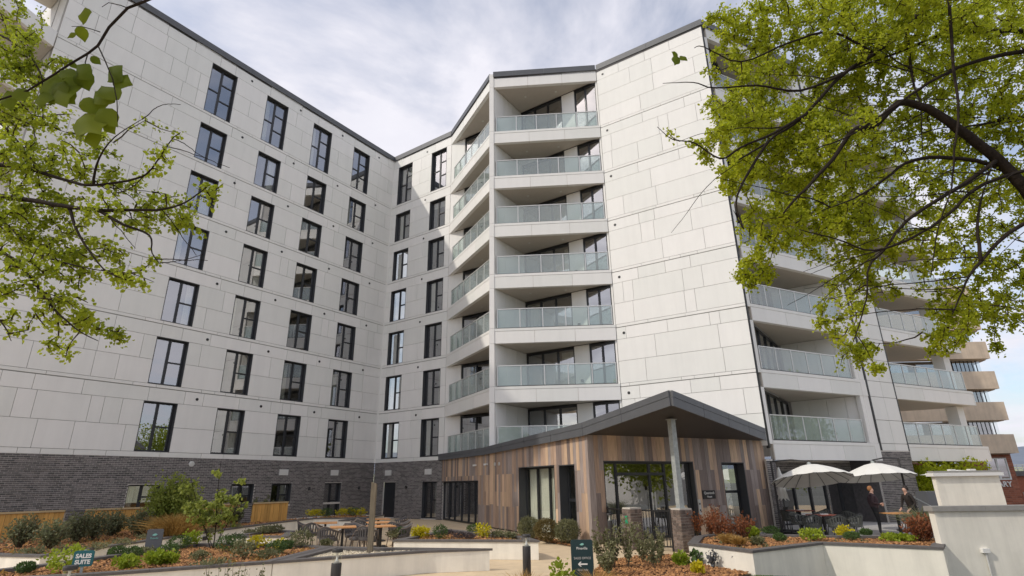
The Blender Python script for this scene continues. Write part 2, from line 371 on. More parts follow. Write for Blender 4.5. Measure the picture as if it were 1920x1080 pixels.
bld=thing('apartment_building','eight storey pale panel clad apartment block with stacked glass balconies and dark window frames','building',(C[0],C[1],0))
JT=.016
def split(w, r, lo=.45, hi=2.3):
    if w<lo*1.7: return [w]
    out=[]; rem=w
    while rem>hi or (rem>1.1 and r.random()<.52):
        c=r.uniform(lo, min(hi, rem-lo)) if rem-lo>lo else rem
        if rem-c<lo: break
        out.append(c); rem-=c
    out.append(rem); r.shuffle(out); return out
def free(u0,u1,z0,z1,ops):
    iv=[(u0,u1)]
    for a,b,c,d in ops:
        if d<=z0+.05 or c>=z1-.05: continue
        n=[]
        for p,q in iv:
            if b<=p or a>=q: n.append((p,q)); continue
            if a>p+.02: n.append((p,a))
            if b<q-.02: n.append((b,q))
        iv=n
    return iv
def clad(F,u0,u1,ops,r,mb,d=0.0,panels=True,levels=range(1,8),back=True,th=.35,hi=2.3):
    for k in levels:
        rows=[]
        z0 = ZBR if k==1 else J(k)+.012
        rows.append((z0,S(k),'sill_strip',3.2))
        a,b=S(k),T(k+1)
        cuts=[a,a+(b-a)*.5,b] if k<7 else [a,a+1.02,a+2.1,b]
        for p,q in zip(cuts[:-1],cuts[1:]): rows.append((p,q,'cladding_panel',hi))
        rows.append((T(k+1), (J(k+1)-.012) if k<7 else ZCB, 'band_panel',2.6))
        for (p,q,nm,h) in rows:
            for (x,y) in free(u0,u1,p,q,ops):
                if back: mb.fbox(F,x,y,d+.045,d+th,p-.018,q+.018)
                if not panels: continue
                u=x
                for w in split(y-x,r,.45,h):
                    piece(nm,'panel',F,u+JT/2,u+w-JT/2,d,d+.035,p+JT/2,q-JT/2,bld); u+=w
# ------------------------------------------------------------------ windows
WMESH={}
def win_meshes(w,h,top,big=False):
    key=(round(w,3),round(h,3),top)
    if key in WMESH: return WMESH[key]
    f=MB().use('reveal_metal'); t=.028
    f.box(0,w,0,.30,h-t,h); f.box(0,w,-.01,.30,0,t*.8); f.box(0,t,0,.30,t,h-t); f.box(w-t,w,0,.30,t,h-t)
    f.use('frame_metal'); y0,y1=.20,.27; b=.055; x0,x1=t,w-t; z0,z1=t,h-t; xm=w*.47
    f.box(x0,x0+b,y0,y1,z0,z1); f.box(x1-b,x1,y0,y1,z0,z1); f.box(x0+b,x1-b,y0,y1,z0,z0+b); f.box(x0+b,x1-b,y0,y1,z1-b,z1)
    f.box(xm-.04,xm+.04,y0-.01,y1,z0+b,z1-b)
    panes=[]
    if top:
        zl=[.50]; zr=[.36,.70]
    else: zl=[]; zr=[.50]
    for xa,xb,cs,sash in ((x0+b,xm-.04,zl,0),(xm+.04,x1-b,zr,.035)):
        zz=[z0+b]+[h*c for c in cs]+[z1-b]
        for c in cs: f.box(xa,xb,y0-.012,y1,h*c-.035,h*c+.035)
        if sash:
            f.box(xa,xa+sash,y0-.015,y1,z0+b,z1-b); f.box(xb-sash,xb,y0-.015,y1,z0+b,z1-b)
        for i in range(len(zz)-1):
            panes.append((xa+sash,xb-sash,zz[i]+(.035 if i else 0),zz[i+1]-(.035 if i<len(zz)-2 else 0)))
    WMESH[key]=(f.mesh('window_frame'),panes); return WMESH[key]
CURT={}
def curtain_mesh(w,h):
    key=(round(w,2),round(h,2))
    if key not in CURT:
        b=MB().use('curtain'); n=max(8,int(w/.035)); 
        for i in range(n+1):
            x=w*i/n; y=.022*math.sin(i*1.9)+.01*math.sin(i*.7); b.v += [(x,y,0),(x,y,h)]
        b.smooth=True
        for i in range(n): b.face([2*i,2*i+2,2*i+3,2*i+1])
        CURT[key]=b.mesh('curtain')
    return CURT[key]
def window(F,u0,u1,z0,z1,r,top=False,cur=None,name='window',d=0.0,parent=None,panem='pane'):
    w,h=u1-u0,z1-z0; me,panes=win_meshes(w,h,top)
    o=link(name,me,parent or bld,F.pt(u0,d,z0),F.a,world=True)
    for (a,b,c,e) in panes: lpiece('pane',panem,a,b,.228,.240,c,e,o)
    if cur is None: cur=r.random()
    if cur<.34:
        cw=w*r.uniform(.2,.42); left=r.random()<.5; link('curtain',curtain_mesh(cw,h-.1),o,(.06 if left else w-.06-cw,.45,.05))
    elif cur<.46: lpiece('roller_blind','curtain',.05,w-.05,.40,.42,h*r.uniform(.55,.8),h-.03,o)
    return o
bL,bM,bK=MB().use('joint'),MB().use('joint'),MB().use('joint')
r1=random.Random(3)
LCOL=[(-14.084,-12.599),(-10.67,-9.191),(-7.27,-5.792),(-3.872,-2.40)]
ops=[(a,b,S(k),T(k+1)) for k in range(1,8) for a,b in LCOL]
clad(FL,-LW,0.0,ops,r1,bL)
for k in range(1,8):
    for a,b in LCOL: window(FL,a,b,S(k),T(k+1),r1,top=(k==7))
MCOL=[(.552,2.001),(3.916,5.37)]
opm=[(a,b,S(k),T(k+1)) for k in range(1,8) for a,b in MCOL]
MW=[(7.02,10.4)]
opm+= [(a,b,S(k)-.05,T(k+1)-.06) for k in range(1,8) for a,b in MW]
clad(FM,0.05,TM,opm,r1,bM)
for k in range(1,8):
    for a,b in MCOL: window(FM,a,b,S(k),T(k+1),r1,top=(k==7),cur=(.1 if k<=2 else None))
# right face and the recessed balcony walls
clad(FK,LKD+.02,LKE,[],r1,bK,hi=3.8)
KO=[(.10,3.08),(3.96,5.40)]
opk=[(a,b,S(k)-.05,T(k+1)-.03) for k in range(1,8) for a,b in KO]
def plain_wall(F,u0,u1,ops,mb,d=.02,th=.33):
    for k in range(1,8):
        z0,z1=S(k)-.05,T(k+1)
        for x,y in free(u0,u1,z0+.2,z1-.2,ops):
            mb.fbox(F,x,y,d+.045,d+th,z0,z1)
            n=max(1,round((y-x)/.9)); w=(y-x)/n
            for i in range(n): piece('recess_panel','panel',F,x+i*w+.008,x+(i+1)*w-.008,d,d+.035,z0,z1,bld)
        mb.fbox(F,u0,u1,d+.05,d+th,z1,z1+.6) if False else None
plain_wall(FK,0,LKD,opk,bK)
plain_wall(FM,TM,11.6,opm,bM)
def slider(F,u0,u1,z0,z1,n,r,d=.06,cur=True):
    w,h=u1-u0,z1-z0; f=MB().use('frame_metal'); b=.07
    f.box(0,b,0,.12,0,h); f.box(w-b,w,0,.12,0,h); f.box(b,w-b,0,.12,h-b*1.6,h); f.box(b,w-b,0,.12,0,b)
    pw=(w-2*b)/n
    for i in range(1,n): f.box(b+i*pw-.045,b+i*pw+.045,-.012,.12,b,h-b*1.6)
    o=link('balcony_door',f.mesh('balcony_door'),bld,F.pt(u0,d,z0),F.a,world=True)
    for i in range(n): lpiece('pane','pane',b+i*pw+(.045 if i else 0),b+(i+1)*pw-(.045 if i<n-1 else 0),.05,.062,b,h-b*1.6,o)
    if cur and r.random()<.45:
        cw=w*r.uniform(.14,.3); link('curtain',curtain_mesh(cw,h-.2),o,(.1 if r.random()<.5 else w-.1-cw,.4,.08))
    return o
for k in range(1,8):
    slider(FK,.10,3.08,S(k)-.05,T(k+1)-.03,3,r1)
    slider(FK,3.96,5.40,S(k)-.05,T(k+1)-.03,2,r1,cur=False)
    slider(FM,7.02,10.4,S(k)-.05,T(k+1)-.06,3,r1)
# dark rooms behind the glass, storey slabs, roof
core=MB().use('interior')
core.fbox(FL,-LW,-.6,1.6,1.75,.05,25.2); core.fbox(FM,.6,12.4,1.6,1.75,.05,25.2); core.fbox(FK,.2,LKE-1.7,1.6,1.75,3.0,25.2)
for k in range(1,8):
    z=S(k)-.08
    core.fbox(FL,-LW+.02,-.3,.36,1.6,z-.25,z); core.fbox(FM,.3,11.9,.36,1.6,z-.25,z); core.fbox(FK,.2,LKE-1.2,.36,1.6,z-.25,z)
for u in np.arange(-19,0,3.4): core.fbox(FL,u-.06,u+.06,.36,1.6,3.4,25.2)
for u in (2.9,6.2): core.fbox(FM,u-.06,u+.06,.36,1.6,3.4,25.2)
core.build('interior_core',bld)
for b_ in (bL,bM,bK): b_.build('joint_backing',bld,kind='stuff')
# edge trims where the faces turn
tr=MB().use('panel'); tr.fbox(FL,-.055,0,-.004,.04,ZBR,ZCB); tr.fbox(FM,0.002,.05,-.004,.04,ZBR,ZCB); tr.build('corner_trim',bld)
Lend=FL.pt(-LW,0,0)[:2]
far=[FL.pt(-LW,14,0)[:2], FL.pt(12,14,0)[:2], (30,46)]
RE=FR.pt(9.9,0,0)[:2]; RB=FR.pt(9.9,9,0)[:2]
rf=MB().use('slate'); rf.prism([Lend,C,M,B,D,E,RE,RB,far[2],far[1],far[0]], ZCB-.1, ZCB+.12); rf.build('roof_slab',bld)
rw=MB().use('panel'); 
rw.fbox(FL,-LW,-LW+.3,.36,14,0,ZCB-.1); rw.build('end_wall',bld); rw=MB().use('panel'); rw.fbox(FL,-LW,12,13.7,14,0,ZCB-.1); rw.build('rear_wall',bld); rw=MB().use('panel'); rw.fbox(FR,9.62,9.9,5.1,9,ZBR,ZCB-.1); rw.build('end_wall',bld)
def coping(F,u0,u1,z0=ZCB,z1=ZCT,out=.07,name='coping'):
    b=MB().use('coping'); n=max(1,round((u1-u0)/3.0)); w=(u1-u0)/n
    for i in range(n): b.fbox(F,u0+i*w+.004,u0+(i+1)*w-.004,-out,.45,z0+.004,z1); 
    b.use('joint'); b.fbox(F,u0,u1,-out+.03,.4,z0+.02,z1-.03); return b.build(name,bld)
coping(FL,-LW-.05,-.02); coping(FM,.08,TM-.04); coping(FMB,.06,LMB-.16); coping(FBD,.10,LBD-.02); coping(FK,LKD+.04,LKE+.06); coping(FR,.08,9.9)
# round air vents in the band panels
vm=MB().use('black_metal'); vm.lathe((0,0,0),[(.055,-.012),(.07,-.012),(.07,.012),(.05,.016),(.0,.016)],14)
vmesh=vm.mesh('air_vent'); vmesh.transform(Matrix.Rotation(math.pi/2,4,'X'))
def vent(F,u,z): link('air_vent',vmesh,bld,F.pt(u,-.004,z),F.a,world=True)
for k in range(2,9):
    z=T(k)+.30
    for a,b in LCOL: vent(FL,b+.85,z)
    vent(FM,3.45,z); vent(FK,LKD+.42,z)
# ------------------------------------------------------------------ balconies
def balcony(k, poly, faces, rails, roofonly=False, tri=None):
    z0 = T(k); z1 = S(k) if not roofonly else ZCB
    b=MB().use('soffit'); b.prism(poly, z0+.02, z1-.12)
    b.use('panel')
    o=b.build('balcony' if not roofonly else 'roof_canopy', bld)
    for F,u0,u1 in faces:
        n=max(1,round((u1-u0)/2.2)); w=(u1-u0)/n
        for i in range(n):
            lz0,lz1=z0,(z1 if roofonly else z1-.15)
            piece('fascia_panel','panel',F,u0+i*w+.008,u0+(i+1)*w-.008,0,.22,lz0,lz1,o)
        if not roofonly:
            piece('edge_strip','panel',F,u0,u1,-.012,.235,z1-.138,z1-.002,o)
    if roofonly: return o
    for F,u0,u1 in rails:
        n=max(2,round((u1-u0)/1.08)); w=(u1-u0)/n
        for i in range(n+1):
            u=u0+i*w; piece('baluster','rail_metal',F,u-.022,u+.022,.075,.125,z1,z1+1.04,o)
        for i in range(n): piece('glass_panel','balustrade_glass',F,u0+i*w+.022,u0+(i+1)*w-.022,.095,.107,z1+.05,z1+1.04,o)
        piece('handrail','rail_metal',F,u0-.02,u1+.02,.070,.130,z1+1.041,z1+1.085,o)
        piece('base_channel','dark_metal',F,u0-.02,u1+.02,.060,.140,z1-.001,z1+.048,o)
    return o
dlm=MB().use('lamp_glass'); dlm.lathe((0,0,0),[(0.0,-.012),(.06,-.012),(.075,0.0)],12); dlm=dlm.mesh('downlight')
for k in range(1,9):
    top=(k==8)
    mb=balcony(k,[M,FMB.pt(LMB-.13,0.02,0)[:2],(B[0]+.08,B[1]+.12),FM.pt(11.5,0,0)[:2],FM.pt(TM,0,0)[:2]],[(FMB,.02,LMB-.16)],[(FMB,.45,LMB-.2)],top)
    rb=balcony(k,[(B[0]+.1,B[1]+.02),FBD.pt(LBD-.02,.02,0)[:2],FK.pt(.02,0,0)[:2]],[(FBD,.13,LBD+.02)],[(FBD,.28,LBD-.12)],top)
    if k<8 or True:
        for F,u,d in ((FBD,2.0,1.1),(FBD,3.9,.8),(FMB,3.4,.9)):
            p=F.pt(u,d,T(k)+.018); link('downlight',dlm,(rb if F is FBD else mb),p,0,world=True)
    if 1<k<8: piece('wall_lamp','dark_metal',FK,3.42,3.54,-.10,.02,S(k)+.30,S(k)+.42,rb)
post=MB().use('panel')
FP=Frame(B,FBD.a)
for z0,z1 in [(ZBR-.2,S(1))]+[(S(k)+.01,T(k+1)-.005) for k in range(1,8)]+[(T(k)+.005,S(k)-.005) for k in range(2,8)]+[(T(8)+.005,ZCB+.22)]:
    post.fbox(FP,-.13,.13,-.03,.26,z0,z1)
post.build('corner_post',bld)
FBK=Frame(B, math.atan2(K[1]-B[1],K[0]-B[0]))
LBK=math.hypot(K[0]-B[0],K[1]-B[1])
for k in range(1,8):
    for i in range(3): piece('recess_panel','panel',FBK,.16+i*(LBK-.16)/3+.006,.16+(i+1)*(LBK-.16)/3-.006,-.10,.10,S(k)-.05,T(k+1)+.005,bld)
# right elevation: two bays of balconies and the pier between them
K2=(14.25,29.2)
FE2=Frame(E, math.atan2(K2[1]-E[1],K2[0]-E[0])); LE2=math.hypot(K2[0]-E[0],K2[1]-E[1])
P1=FR.pt(7.20,0,0)[:2]
F2P=Frame(K2, math.atan2(P1[1]-K2[1],P1[0]-K2[0])); L2P=math.hypot(P1[0]-K2[0],P1[1]-K2[1])
grooves=MB().use('black_metal'); grooves.fbox(FR,.02,.10,-.01,.1,ZBR-.1,ZCB); grooves.fbox(FR,7.62,7.74,-.012,.1,ZBR-.1,ZCB); grooves.fbox(FR,9.86,9.93,-.012,.08,ZBR-.1,ZCB)
grooves.build('shadow_gap',bld)
for k in range(1,9):
    top=(k==8)
    o=balcony(k,[FR.pt(.3,.02,0)[:2],FR.pt(7.2,.02,0)[:2],K2,FE2.pt(.3,-.05,0)[:2]],[(FR,.32,7.18)],[(FR,.5,6.75)],top)
    o2=balcony(k,[FR.pt(9.95,.02,0)[:2],FR.pt(17.3,.02,0)[:2],FR.pt(17.4,1.5,0)[:2],FR.pt(15.0,5.2,0)[:2],FR.pt(9.95,5.2,0)[:2]],[(FR,9.95,17.3)],[(FR,10.05,16.95)],top)
    FRe=Frame(FR.pt(17.3,0.0,0)[:2], FR.a+math.pi/2)
    piece('end_panel','panel',Frame(FR.pt(17.34,.0,0)[:2],FR.a),-.02,.06,.0,1.5,T(k),(S(k) if not top else ZCB),o2)
    if top: continue
    z0,z1=S(k)-.05,T(k+1)+.005
    piece('side_panel','panel',FR,.13,.32,.0,.2,z0-.1,z1-.01,bld)
    piece('side_panel','panel',FR,6.95,7.6,.02,.24,z0+.06,z1-.008,bld)
    piece('side_panel','panel',FR,7.19,7.6,.0,.24,T(k),z0+.05,bld)
    n=4
    for i in range(n): piece('recess_panel','panel',F2P,.1+i*(L2P-.1)/n+.006,.1+(i+1)*(L2P-.1)/n-.006,.0,.2,z0,z1,bld)
    slider(FE2,.35,LE2-.1,z0,z1-.03,4,r1,d=.0,cur=False)
    for i in range(2): piece('pier_panel','panel',FR,7.75+i*1.055+.008,7.75+(i+1)*1.055-.008,0,.05,S(k)+.011,S(k)+1.09,bld); piece('pier_panel','panel',FR,7.75+i*1.055+.008,7.75+(i+1)*1.055-.008,0,.05,S(k)+1.11,T(k+1)-.011,bld)
    for i in range(2): piece('pier_panel','panel',FR,7.75+i*1.055+.008,7.75+(i+1)*1.055-.008,0,.05,T(k+1)+.011,(S(k+1)-.011 if k<7 else ZCB),bld)
    # column at the outer corner of the open bay
    piece('column','panel',FR,16.55,17.2,.6,1.2,S(k)-.05,T(k+1)+.005,bld)
for i in range(2): piece('pier_panel','panel',FR,7.75+i*1.055+.008,7.75+(i+1)*1.055-.008,0,.05,ZBR-.1,S(1)-.011,bld)
pb=MB().use('joint'); pb.fbox(FR,7.72,9.88,.06,.4,ZBR-.1,ZCB); pb.fbox(FR,7.62,9.6,.4,5,ZBR-.1,ZCB-.1); pb.build('pier_core',bld)
dp=MB().use('rail_metal'); p=FR.pt(1.75,1.0,0)
for k in range(1,8): dp.tube([(p[0],p[1],S(k)-.1),(p[0],p[1],T(k+1)+.01)],.055,8)
dp.build('drainpipe',bld)
# balcony stack at the far left end of the block
for k in range(1,9):
    b=MB().use('soffit'); b.prism([FL.pt(-LW-.02,.0,0)[:2],FL.pt(-LW-.02,3.0,0)[:2],FL.pt(-LW-6,3.0,0)[:2],FL.pt(-LW-6,-2.6,0)[:2]],T(k)+.02,(S(k) if k<8 else ZCB)-.1)
    b.use('panel'); FF=Frame(FL.pt(-LW-6,-2.7,0)[:2], math.atan2(FL.pt(-LW,-.05,0)[1]-FL.pt(-LW-6,-2.7,0)[1],FL.pt(-LW,-.05,0)[0]-FL.pt(-LW-6,-2.7,0)[0]))
    b.fbox(FF,0,6.5,0,.2,T(k),(S(k) if k<8 else ZCB)); b.build('end_balcony',bld)
# ------------------------------------------------------------------ brick ground floor
NB=[0]
def brickwork(F,u0,u1,z0,z1,ops,name,parent,mb,mmort,mbrick,near=None,bw=.213,bh=.062,j=.013,depth=.10,proud=.010,singles=0,mpiece=None):
    """mortar wall, and one mesh of raised bricks; the nearest ones become objects of their own"""
    mo=MB().use(mmort)
    zs=sorted({z0,z1}|{min(max(c,z0),z1) for o in ops for c in o[2:]})
    for a,b in zip(zs[:-1],zs[1:]):
        for x,y in free(u0,u1,a,b,ops) if b-a>.12 else [(u0,u1)]: mo.fbox(F,x,y,proud,depth,a,b)
    w=mo.build(name,parent); st=MB().use(mbrick); n=int((z1-z0)/(bh+j)); cand=[]
    for i in range(n):
        za=z0+i*(bh+j)+j*.5; u=u0-(.1125 if i%2 else 0)
        while u<u1:
            a,b=max(u+j/2,u0),min(u+bw+j/2,u1); u+=bw+j
            if b-a<.04: continue
            hit=[o for o in ops if o[3]>za+.004 and o[2]<za+bh-.004]
            for p,q in free(a,b,za-.06,za+bh+.06,hit):
                if q-p>.03: cand.append((p,q,za,za+bh))
            for o in hit:
                p,q=max(a,o[0]),min(b,o[1])
                if q-p>.03 and o[3]<za+bh-.012: cand.append((p,q,o[3],za+bh))
    if singles:
        cand.sort(key=lambda c: math.hypot(*F.pt(c[0],0,0)[:2]) if near is None else near(c))
    for i,(p,q,za,zb_) in enumerate(cand):
        pr=proud-.010+random.Random(i*7+1).uniform(0,.004)
        if i<singles: piece('brick',mpiece or mbrick,F,p,q,pr-.002,proud+.002,za,zb_,w)
        else:
            st.hexa([F.pt(p,pr,za),F.pt(q,pr,za),F.pt(q,proud+.002,za),F.pt(p,proud+.002,za),F.pt(p,pr,zb_),F.pt(q,pr,zb_),F.pt(q,proud+.002,zb_),F.pt(p,proud+.002,zb_)])
    if len(st.v): st.build('brickwork',w,kind='stuff')
    return w
gl=[(-14.02,-12.68,1.0,2.08),(-9.35,-8.1,.9,2.06),(-7.10,-5.88,.9,2.05),(-3.70,-2.50,.06,2.08)]
brickwork(FL,-LW,0,0,ZBR,gl,'brick_wall',bld,None,'mortar_dark','brick_dark',singles=300,mpiece='brick_dark_piece',near=lambda c: (0 if c[0]>-18.4 else 99)+c[0]+20)
gm=[(.88,1.97,.05,2.07),(4.18,5.34,.03,2.05)]
brickwork(FM,.02,TM,0,ZBR,gm,'brick_wall',bld,None,'mortar_dark','brick_dark')
for (a,b,c,d) in gl[:3]: window(FL,a,b,c,d,r1,cur=.2,d=.03)
window(FL,*gl[3],r1,cur=.9,name='glazed_door',d=.03)
dd=MB().use('frame_metal'); dd.fbox(FM,.88,1.97,.12,.18,.05,2.07); dd.use('reveal_metal'); dd.fbox(FM,1.80,1.84,.06,.12,.95,1.10); dd.build('entrance_door',bld)
window(FM,*gm[1],r1,cur=.1,name='glazed_door',d=.03)
def grille(F,u,z,w=.56,h=.32):
    g=MB().use('rail_metal'); g.fbox(F,u-w/2,u+w/2,-.03,.02,z-h/2,z+h/2); o=g.build('vent_grille',bld)
    for i in range(5): piece('louvre','white_paint',F,u-w/2+.03,u+w/2-.03,-.045,-.03,z-h/2+.03+i*.056,z-h/2+.062+i*.056,o)
for u in (-6.5,-3.1): grille(FL,u,2.62)
for u in (1.3,4.66): grille(FM,u,2.60)
rg_=MB().use('rail_metal'); rg_.lathe((0,0,0),[(.13,-.02),(.13,.02),(.09,.03),(0,.03)],16); rm=rg_.mesh('round_vent'); rm.transform(Matrix.Rotation(math.pi/2,4,'X')); link('round_vent',rm,bld,FL.pt(-11.49,-.01,2.96),FL.a,world=True)
for F,u in ((FL,-4.78),(FL,-1.19),(FM,2.92)):
    l=MB().use('dark_metal'); q=F.pt(u,-.07,1.66); l.lathe(q,[(.0,0),(.055,0),(.055,.18),(0,.18)],10); l.fbox(F,u-.03,u+.03,-.06,.01,1.70,1.78); l.build('wall_light',bld)
# ground floor under the right bays: brick return, set-back glazing, brick pier
brickwork(FR,-.25,.28,0,T(1)+.02,[],'brick_wall',bld,None,'mortar_dark','brick_dark')
FG=Frame(FR.pt(0,1.3,0)[:2],FR.a)
brickwork(FG,-.2,7.6,0,T(1)+.02,[(.25,1.0,.02,2.25),(1.75,7.2,.02,2.25)],'brick_wall',bld,None,'mortar_dark','brick_dark')
FS=Frame(FR.pt(.25,0,0)[:2],FR.a+math.pi/2)
sdw=MB().use('brick_dark_piece'); sdw.fbox(FS,0,1.3,0,.1,0,T(1)+.02); sdw.build('return_wall',bld)
window(FG,.25,1.0,.02,2.25,r1,cur=.9,name='glazed_door',d=.0)
o=slider(FG,1.75,7.2,.02,2.25,5,r1,d=.03,cur=False)
brickwork(FR,7.1,9.9,0,ZBR-.1,[],'brick_wall',bld,None,'mortar_dark','brick_dark')
bk=MB().use('brick_dark_piece'); bk.fbox(FR,7.1,9.9,.1,5.0,0,ZBR-.12); bk.fbox(FG,1.6,7.6,2.0,2.1,0,T(1)); bk.build('rear_partition',bld)
# ------------------------------------------------------------------ timber clad entrance pavilion
W=(2.528,19.605); AW=-1.131; dW=(math.cos(AW),math.sin(AW)); LWW=15.647
FW=Frame(M,AW); Fend=(10.35,24.1); FF_=Frame(W,math.atan2(Fend[1]-W[1],Fend[0]-W[0])); LF=math.hypot(Fend[0]-W[0],Fend[1]-W[1])
V=FW.pt(20.2,0,0)[:2]
pav=thing('entrance_pavilion','single storey entrance building clad in mixed brown timber boards under a folded dark metal roof','building',(W[0],W[1],0))
def interp(x,pts):
    for (a,b),(c,d) in zip(pts[:-1],pts[1:]):
        if a<=x<=c: return b+(d-b)*(x-a)/(c-a)
    return pts[-1][1] if x>pts[-1][0] else pts[0][1]
LB=[(-.6,3.21),(6.56,3.19),(15.65,3.39),(20.2,3.84)]; LT=[(-.6,3.53),(6.56,3.50),(15.65,3.80),(20.2,4.23)]
r2=random.Random(12)
WOODS=['wood_tan','wood_tan','wood_brown','wood_brown','wood_grey','wood_grey','wood_dark']
opW=[(-.1,5.62,.03,2.05),(10.2,13.28,.05,2.52),(13.62,14.74,.05,2.50)]
opF=[(.55,4.82,.03,2.58),(6.36,7.66,.12,2.56)]
def boards(F,u0,u1,topf,ops,parent):
    n=round((u1-u0)/.205); w=(u1-u0)/n; bk=MB().use('joint'); last=None
    for i in range(n):
        a,b=u0+i*w,u0+(i+1)*w; zt=topf((a+b)/2)
        cuts=[.04]+r2.choice([[2.28],[.95,2.28],[1.55],[.95,2.28],[1.0]])+[zt]
        ov=[o for o in ops if o[1]>a+.02 and o[0]<b-.02]
        for c,d in zip(cuts[:-1],cuts[1:]):
            m=r2.choice(WOODS)
            while m==last: m=r2.choice(WOODS)
            last=m; zb_=sorted({c,d}|{min(max(x,c),d) for o in ov for x in o[2:]})
            for p,q in zip(zb_[:-1],zb_[1:]):
                if q-p<.03: continue
                for x0,x1 in ([(a,b)] if not any(o[2]<q-.01 and o[3]>p+.01 for o in ov) else free(a,b,p-.2,q+.2,[o for o in ov if o[2]<q-.01 and o[3]>p+.01])):
                    if x1-x0>.03: piece('board',m,F,x0+.003,x1-.003,-.045-r2.uniform(0,.006),-.012,p+.003,q-.003,parent)
    zz=sorted({0.0,2.6}|{o[2] for o in ops}|{o[3] for o in ops})
    for p,q in zip(zz[:-1],zz[1:]):
        for x,y in (free(u0,u1,p,q,ops) if q-p>.12 else [(u0,u1)] if p>2 else []): bk.fbox(F,x,y,-.012,.25,p,q)
    for i in range(n): bk.fbox(F,u0+i*w,u0+(i+1)*w,-.012,.25,2.6,topf(u0+(i+.5)*w)+.02)
    bk.build('cladding_backing',parent)
boards(FW,-.35,LWW-.14,lambda u: interp(u,LB)+.03,opW,pav)
topF=lambda u: 3.42+.06*math.sin(u/LF*3.1)
boards(FF_,.16,LF-.02,topF,opF,pav)
tr=MB().use('wood_grey'); tr.prism([FW.pt(LWW-.14,-.06,0)[:2],FW.pt(LWW+.03,-.06,0)[:2],FF_.pt(.16,-.06,0)[:2],FF_.pt(.16,.1,0)[:2],FW.pt(LWW-.14,.1,0)[:2]],.02,3.42); tr.build('corner_trim',pav)
# roof: folded plate with deep fascia
def wpt(u,d): return FW.pt(u,d,0)[:2]
FO=.16
Fr=(10.42,23.86); nF=(math.sin(FF_.a),-math.cos(FF_.a))
pl=[wpt(-.5,-FO),wpt(6.56,-FO),wpt(15.65,-FO),wpt(20.2,-FO),Fr,(5.25,27.25),(-.95,27.70)]
zt=[3.53,3.50,3.80,4.23,3.89,3.62,3.56]; zb=[3.21,3.19,3.39,3.84,3.42,3.40,3.24]
ro=MB().use('coping')
I=len(ro.v); ro.v+= [(p[0],p[1],z) for p,z in zip(pl,zt)]
for q in ((0,1,6),(1,2,6),(2,5,6),(2,3,4),(2,4,5)): ro.face(list(q))
ro.use('pavilion_soffit'); I=len(ro.v); ro.v += [(p[0],p[1],z+.03) for p,z in zip(pl,zb)]
for q in ((0,6,1),(1,6,2),(2,6,5),(2,4,3),(2,5,4)): ro.face([I+k for k in q])
ro.use('joint')
for a,b in ((0,1),(1,2),(2,3),(3,4),(4,5),(5,6),(6,0)):
    ro.poly([(pl[a][0],pl[a][1],zb[a]+.03),(pl[b][0],pl[b][1],zb[b]+.03),(pl[b][0],pl[b][1],zt[b]),(pl[a][0],pl[a][1],zt[a])])
ro.build('roof',pav)
def fascia_run(a,b,n):
    p,q=Vector((*pl[a],0)),Vector((*pl[b],0)); d=(q-p).normalized(); o=Vector((d.y,-d.x,0))*.05
    for i in range(n):
        t0,t1=i/n+.0012,(i+1)/n-.0012
        for z0a,z1a,ex in ((0.0,.62,.0),(.635,1.0,.012)):
            m=MB().use('coping'); P=[]
            for t in (t0,t1):
                c=p.lerp(q,t); lo=zb[a]+(zb[b]-zb[a])*t; hi=zt[a]+(zt[b]-zt[a])*t
                P.append((c,lo+(hi-lo)*z0a,lo+(hi-lo)*z1a+(.03 if z1a==1 else 0)))
            (c0,l0,h0),(c1,l1,h1)=P; e=d*0+Vector((d.y,-d.x,0))*(.05+ex)
            m.hexa([(c0.x+e.x,c0.y+e.y,l0),(c1.x+e.x,c1.y+e.y,l1),(c1.x,c1.y,l1),(c0.x,c0.y,l0),(c0.x+e.x,c0.y+e.y,h0),(c1.x+e.x,c1.y+e.y,h1),(c1.x,c1.y,h1),(c0.x,c0.y,h0)])
            m.build('roof_fascia',pav)
fascia_run(0,1,3); fascia_run(1,2,4); fascia_run(2,3,2); fascia_run(3,4,4)
# glazing of the pavilion
def glazed(F,u0,u1,z0,z1,cols,trans,name,d=.14,pm='pane_clear',dark=0):
    f=MB().use('frame_metal'); w,h=u1-u0,z1-z0; b=.06
    f.use('reveal_metal'); f.box(0,w,-d-.05,.10,h-.03,h+.0); f.box(0,.03,-d-.05,.10,0,h-.03); f.box(w-.03,w,-d-.05,.10,0,h-.03)
    f.use('frame_metal'); f.box(.03,.03+b,.0,.09,0,h-.03); f.box(w-.03-b,w-.03,0,.09,0,h-.03); f.box(.03+b,w-.03-b,0,.09,h-.03-b,h-.03); f.box(.03+b,w-.03-b,0,.09,0,b)
    xs=[.03+b]+[w*c for c in cols]+[w-.03-b]
    for c in cols: f.box(w*c-.035,w*c+.035,-.01,.09,b,h-.03-b)
    panes=[]
    for i in range(len(xs)-1):
        a,e=xs[i]+(.035 if i else 0),xs[i+1]-(.035 if i<len(xs)-2 else 0); zz=[b]+[t for (k,t) in trans if k==i]+[h-.03-b]
        for (k,t) in trans:
            if k==i: f.box(a,e,-.012,.09,t-.05,t+.05)
        for j in range(len(zz)-1): panes.append((a,e,zz[j]+(.05 if j else 0),zz[j+1]-(.05 if j<len(zz)-2 else 0)))
    o=link(name,f.mesh(name),pav,F.pt(u0,d,z0),F.a,world=True)
    for a,e,p,q in panes: lpiece('pane',pm,a,e,.04,.052,p,q,o)
    return o
g1=glazed(FW,-.1,5.62,.03,2.05,[.17,.33,.52,.70,.86],[],'glazed_screen',d=.10,pm='pane')
g2=glazed(FW,10.2,13.28,.05,2.52,[.33,.66],[],'curtained_window',d=.30,pm='pane_clear')
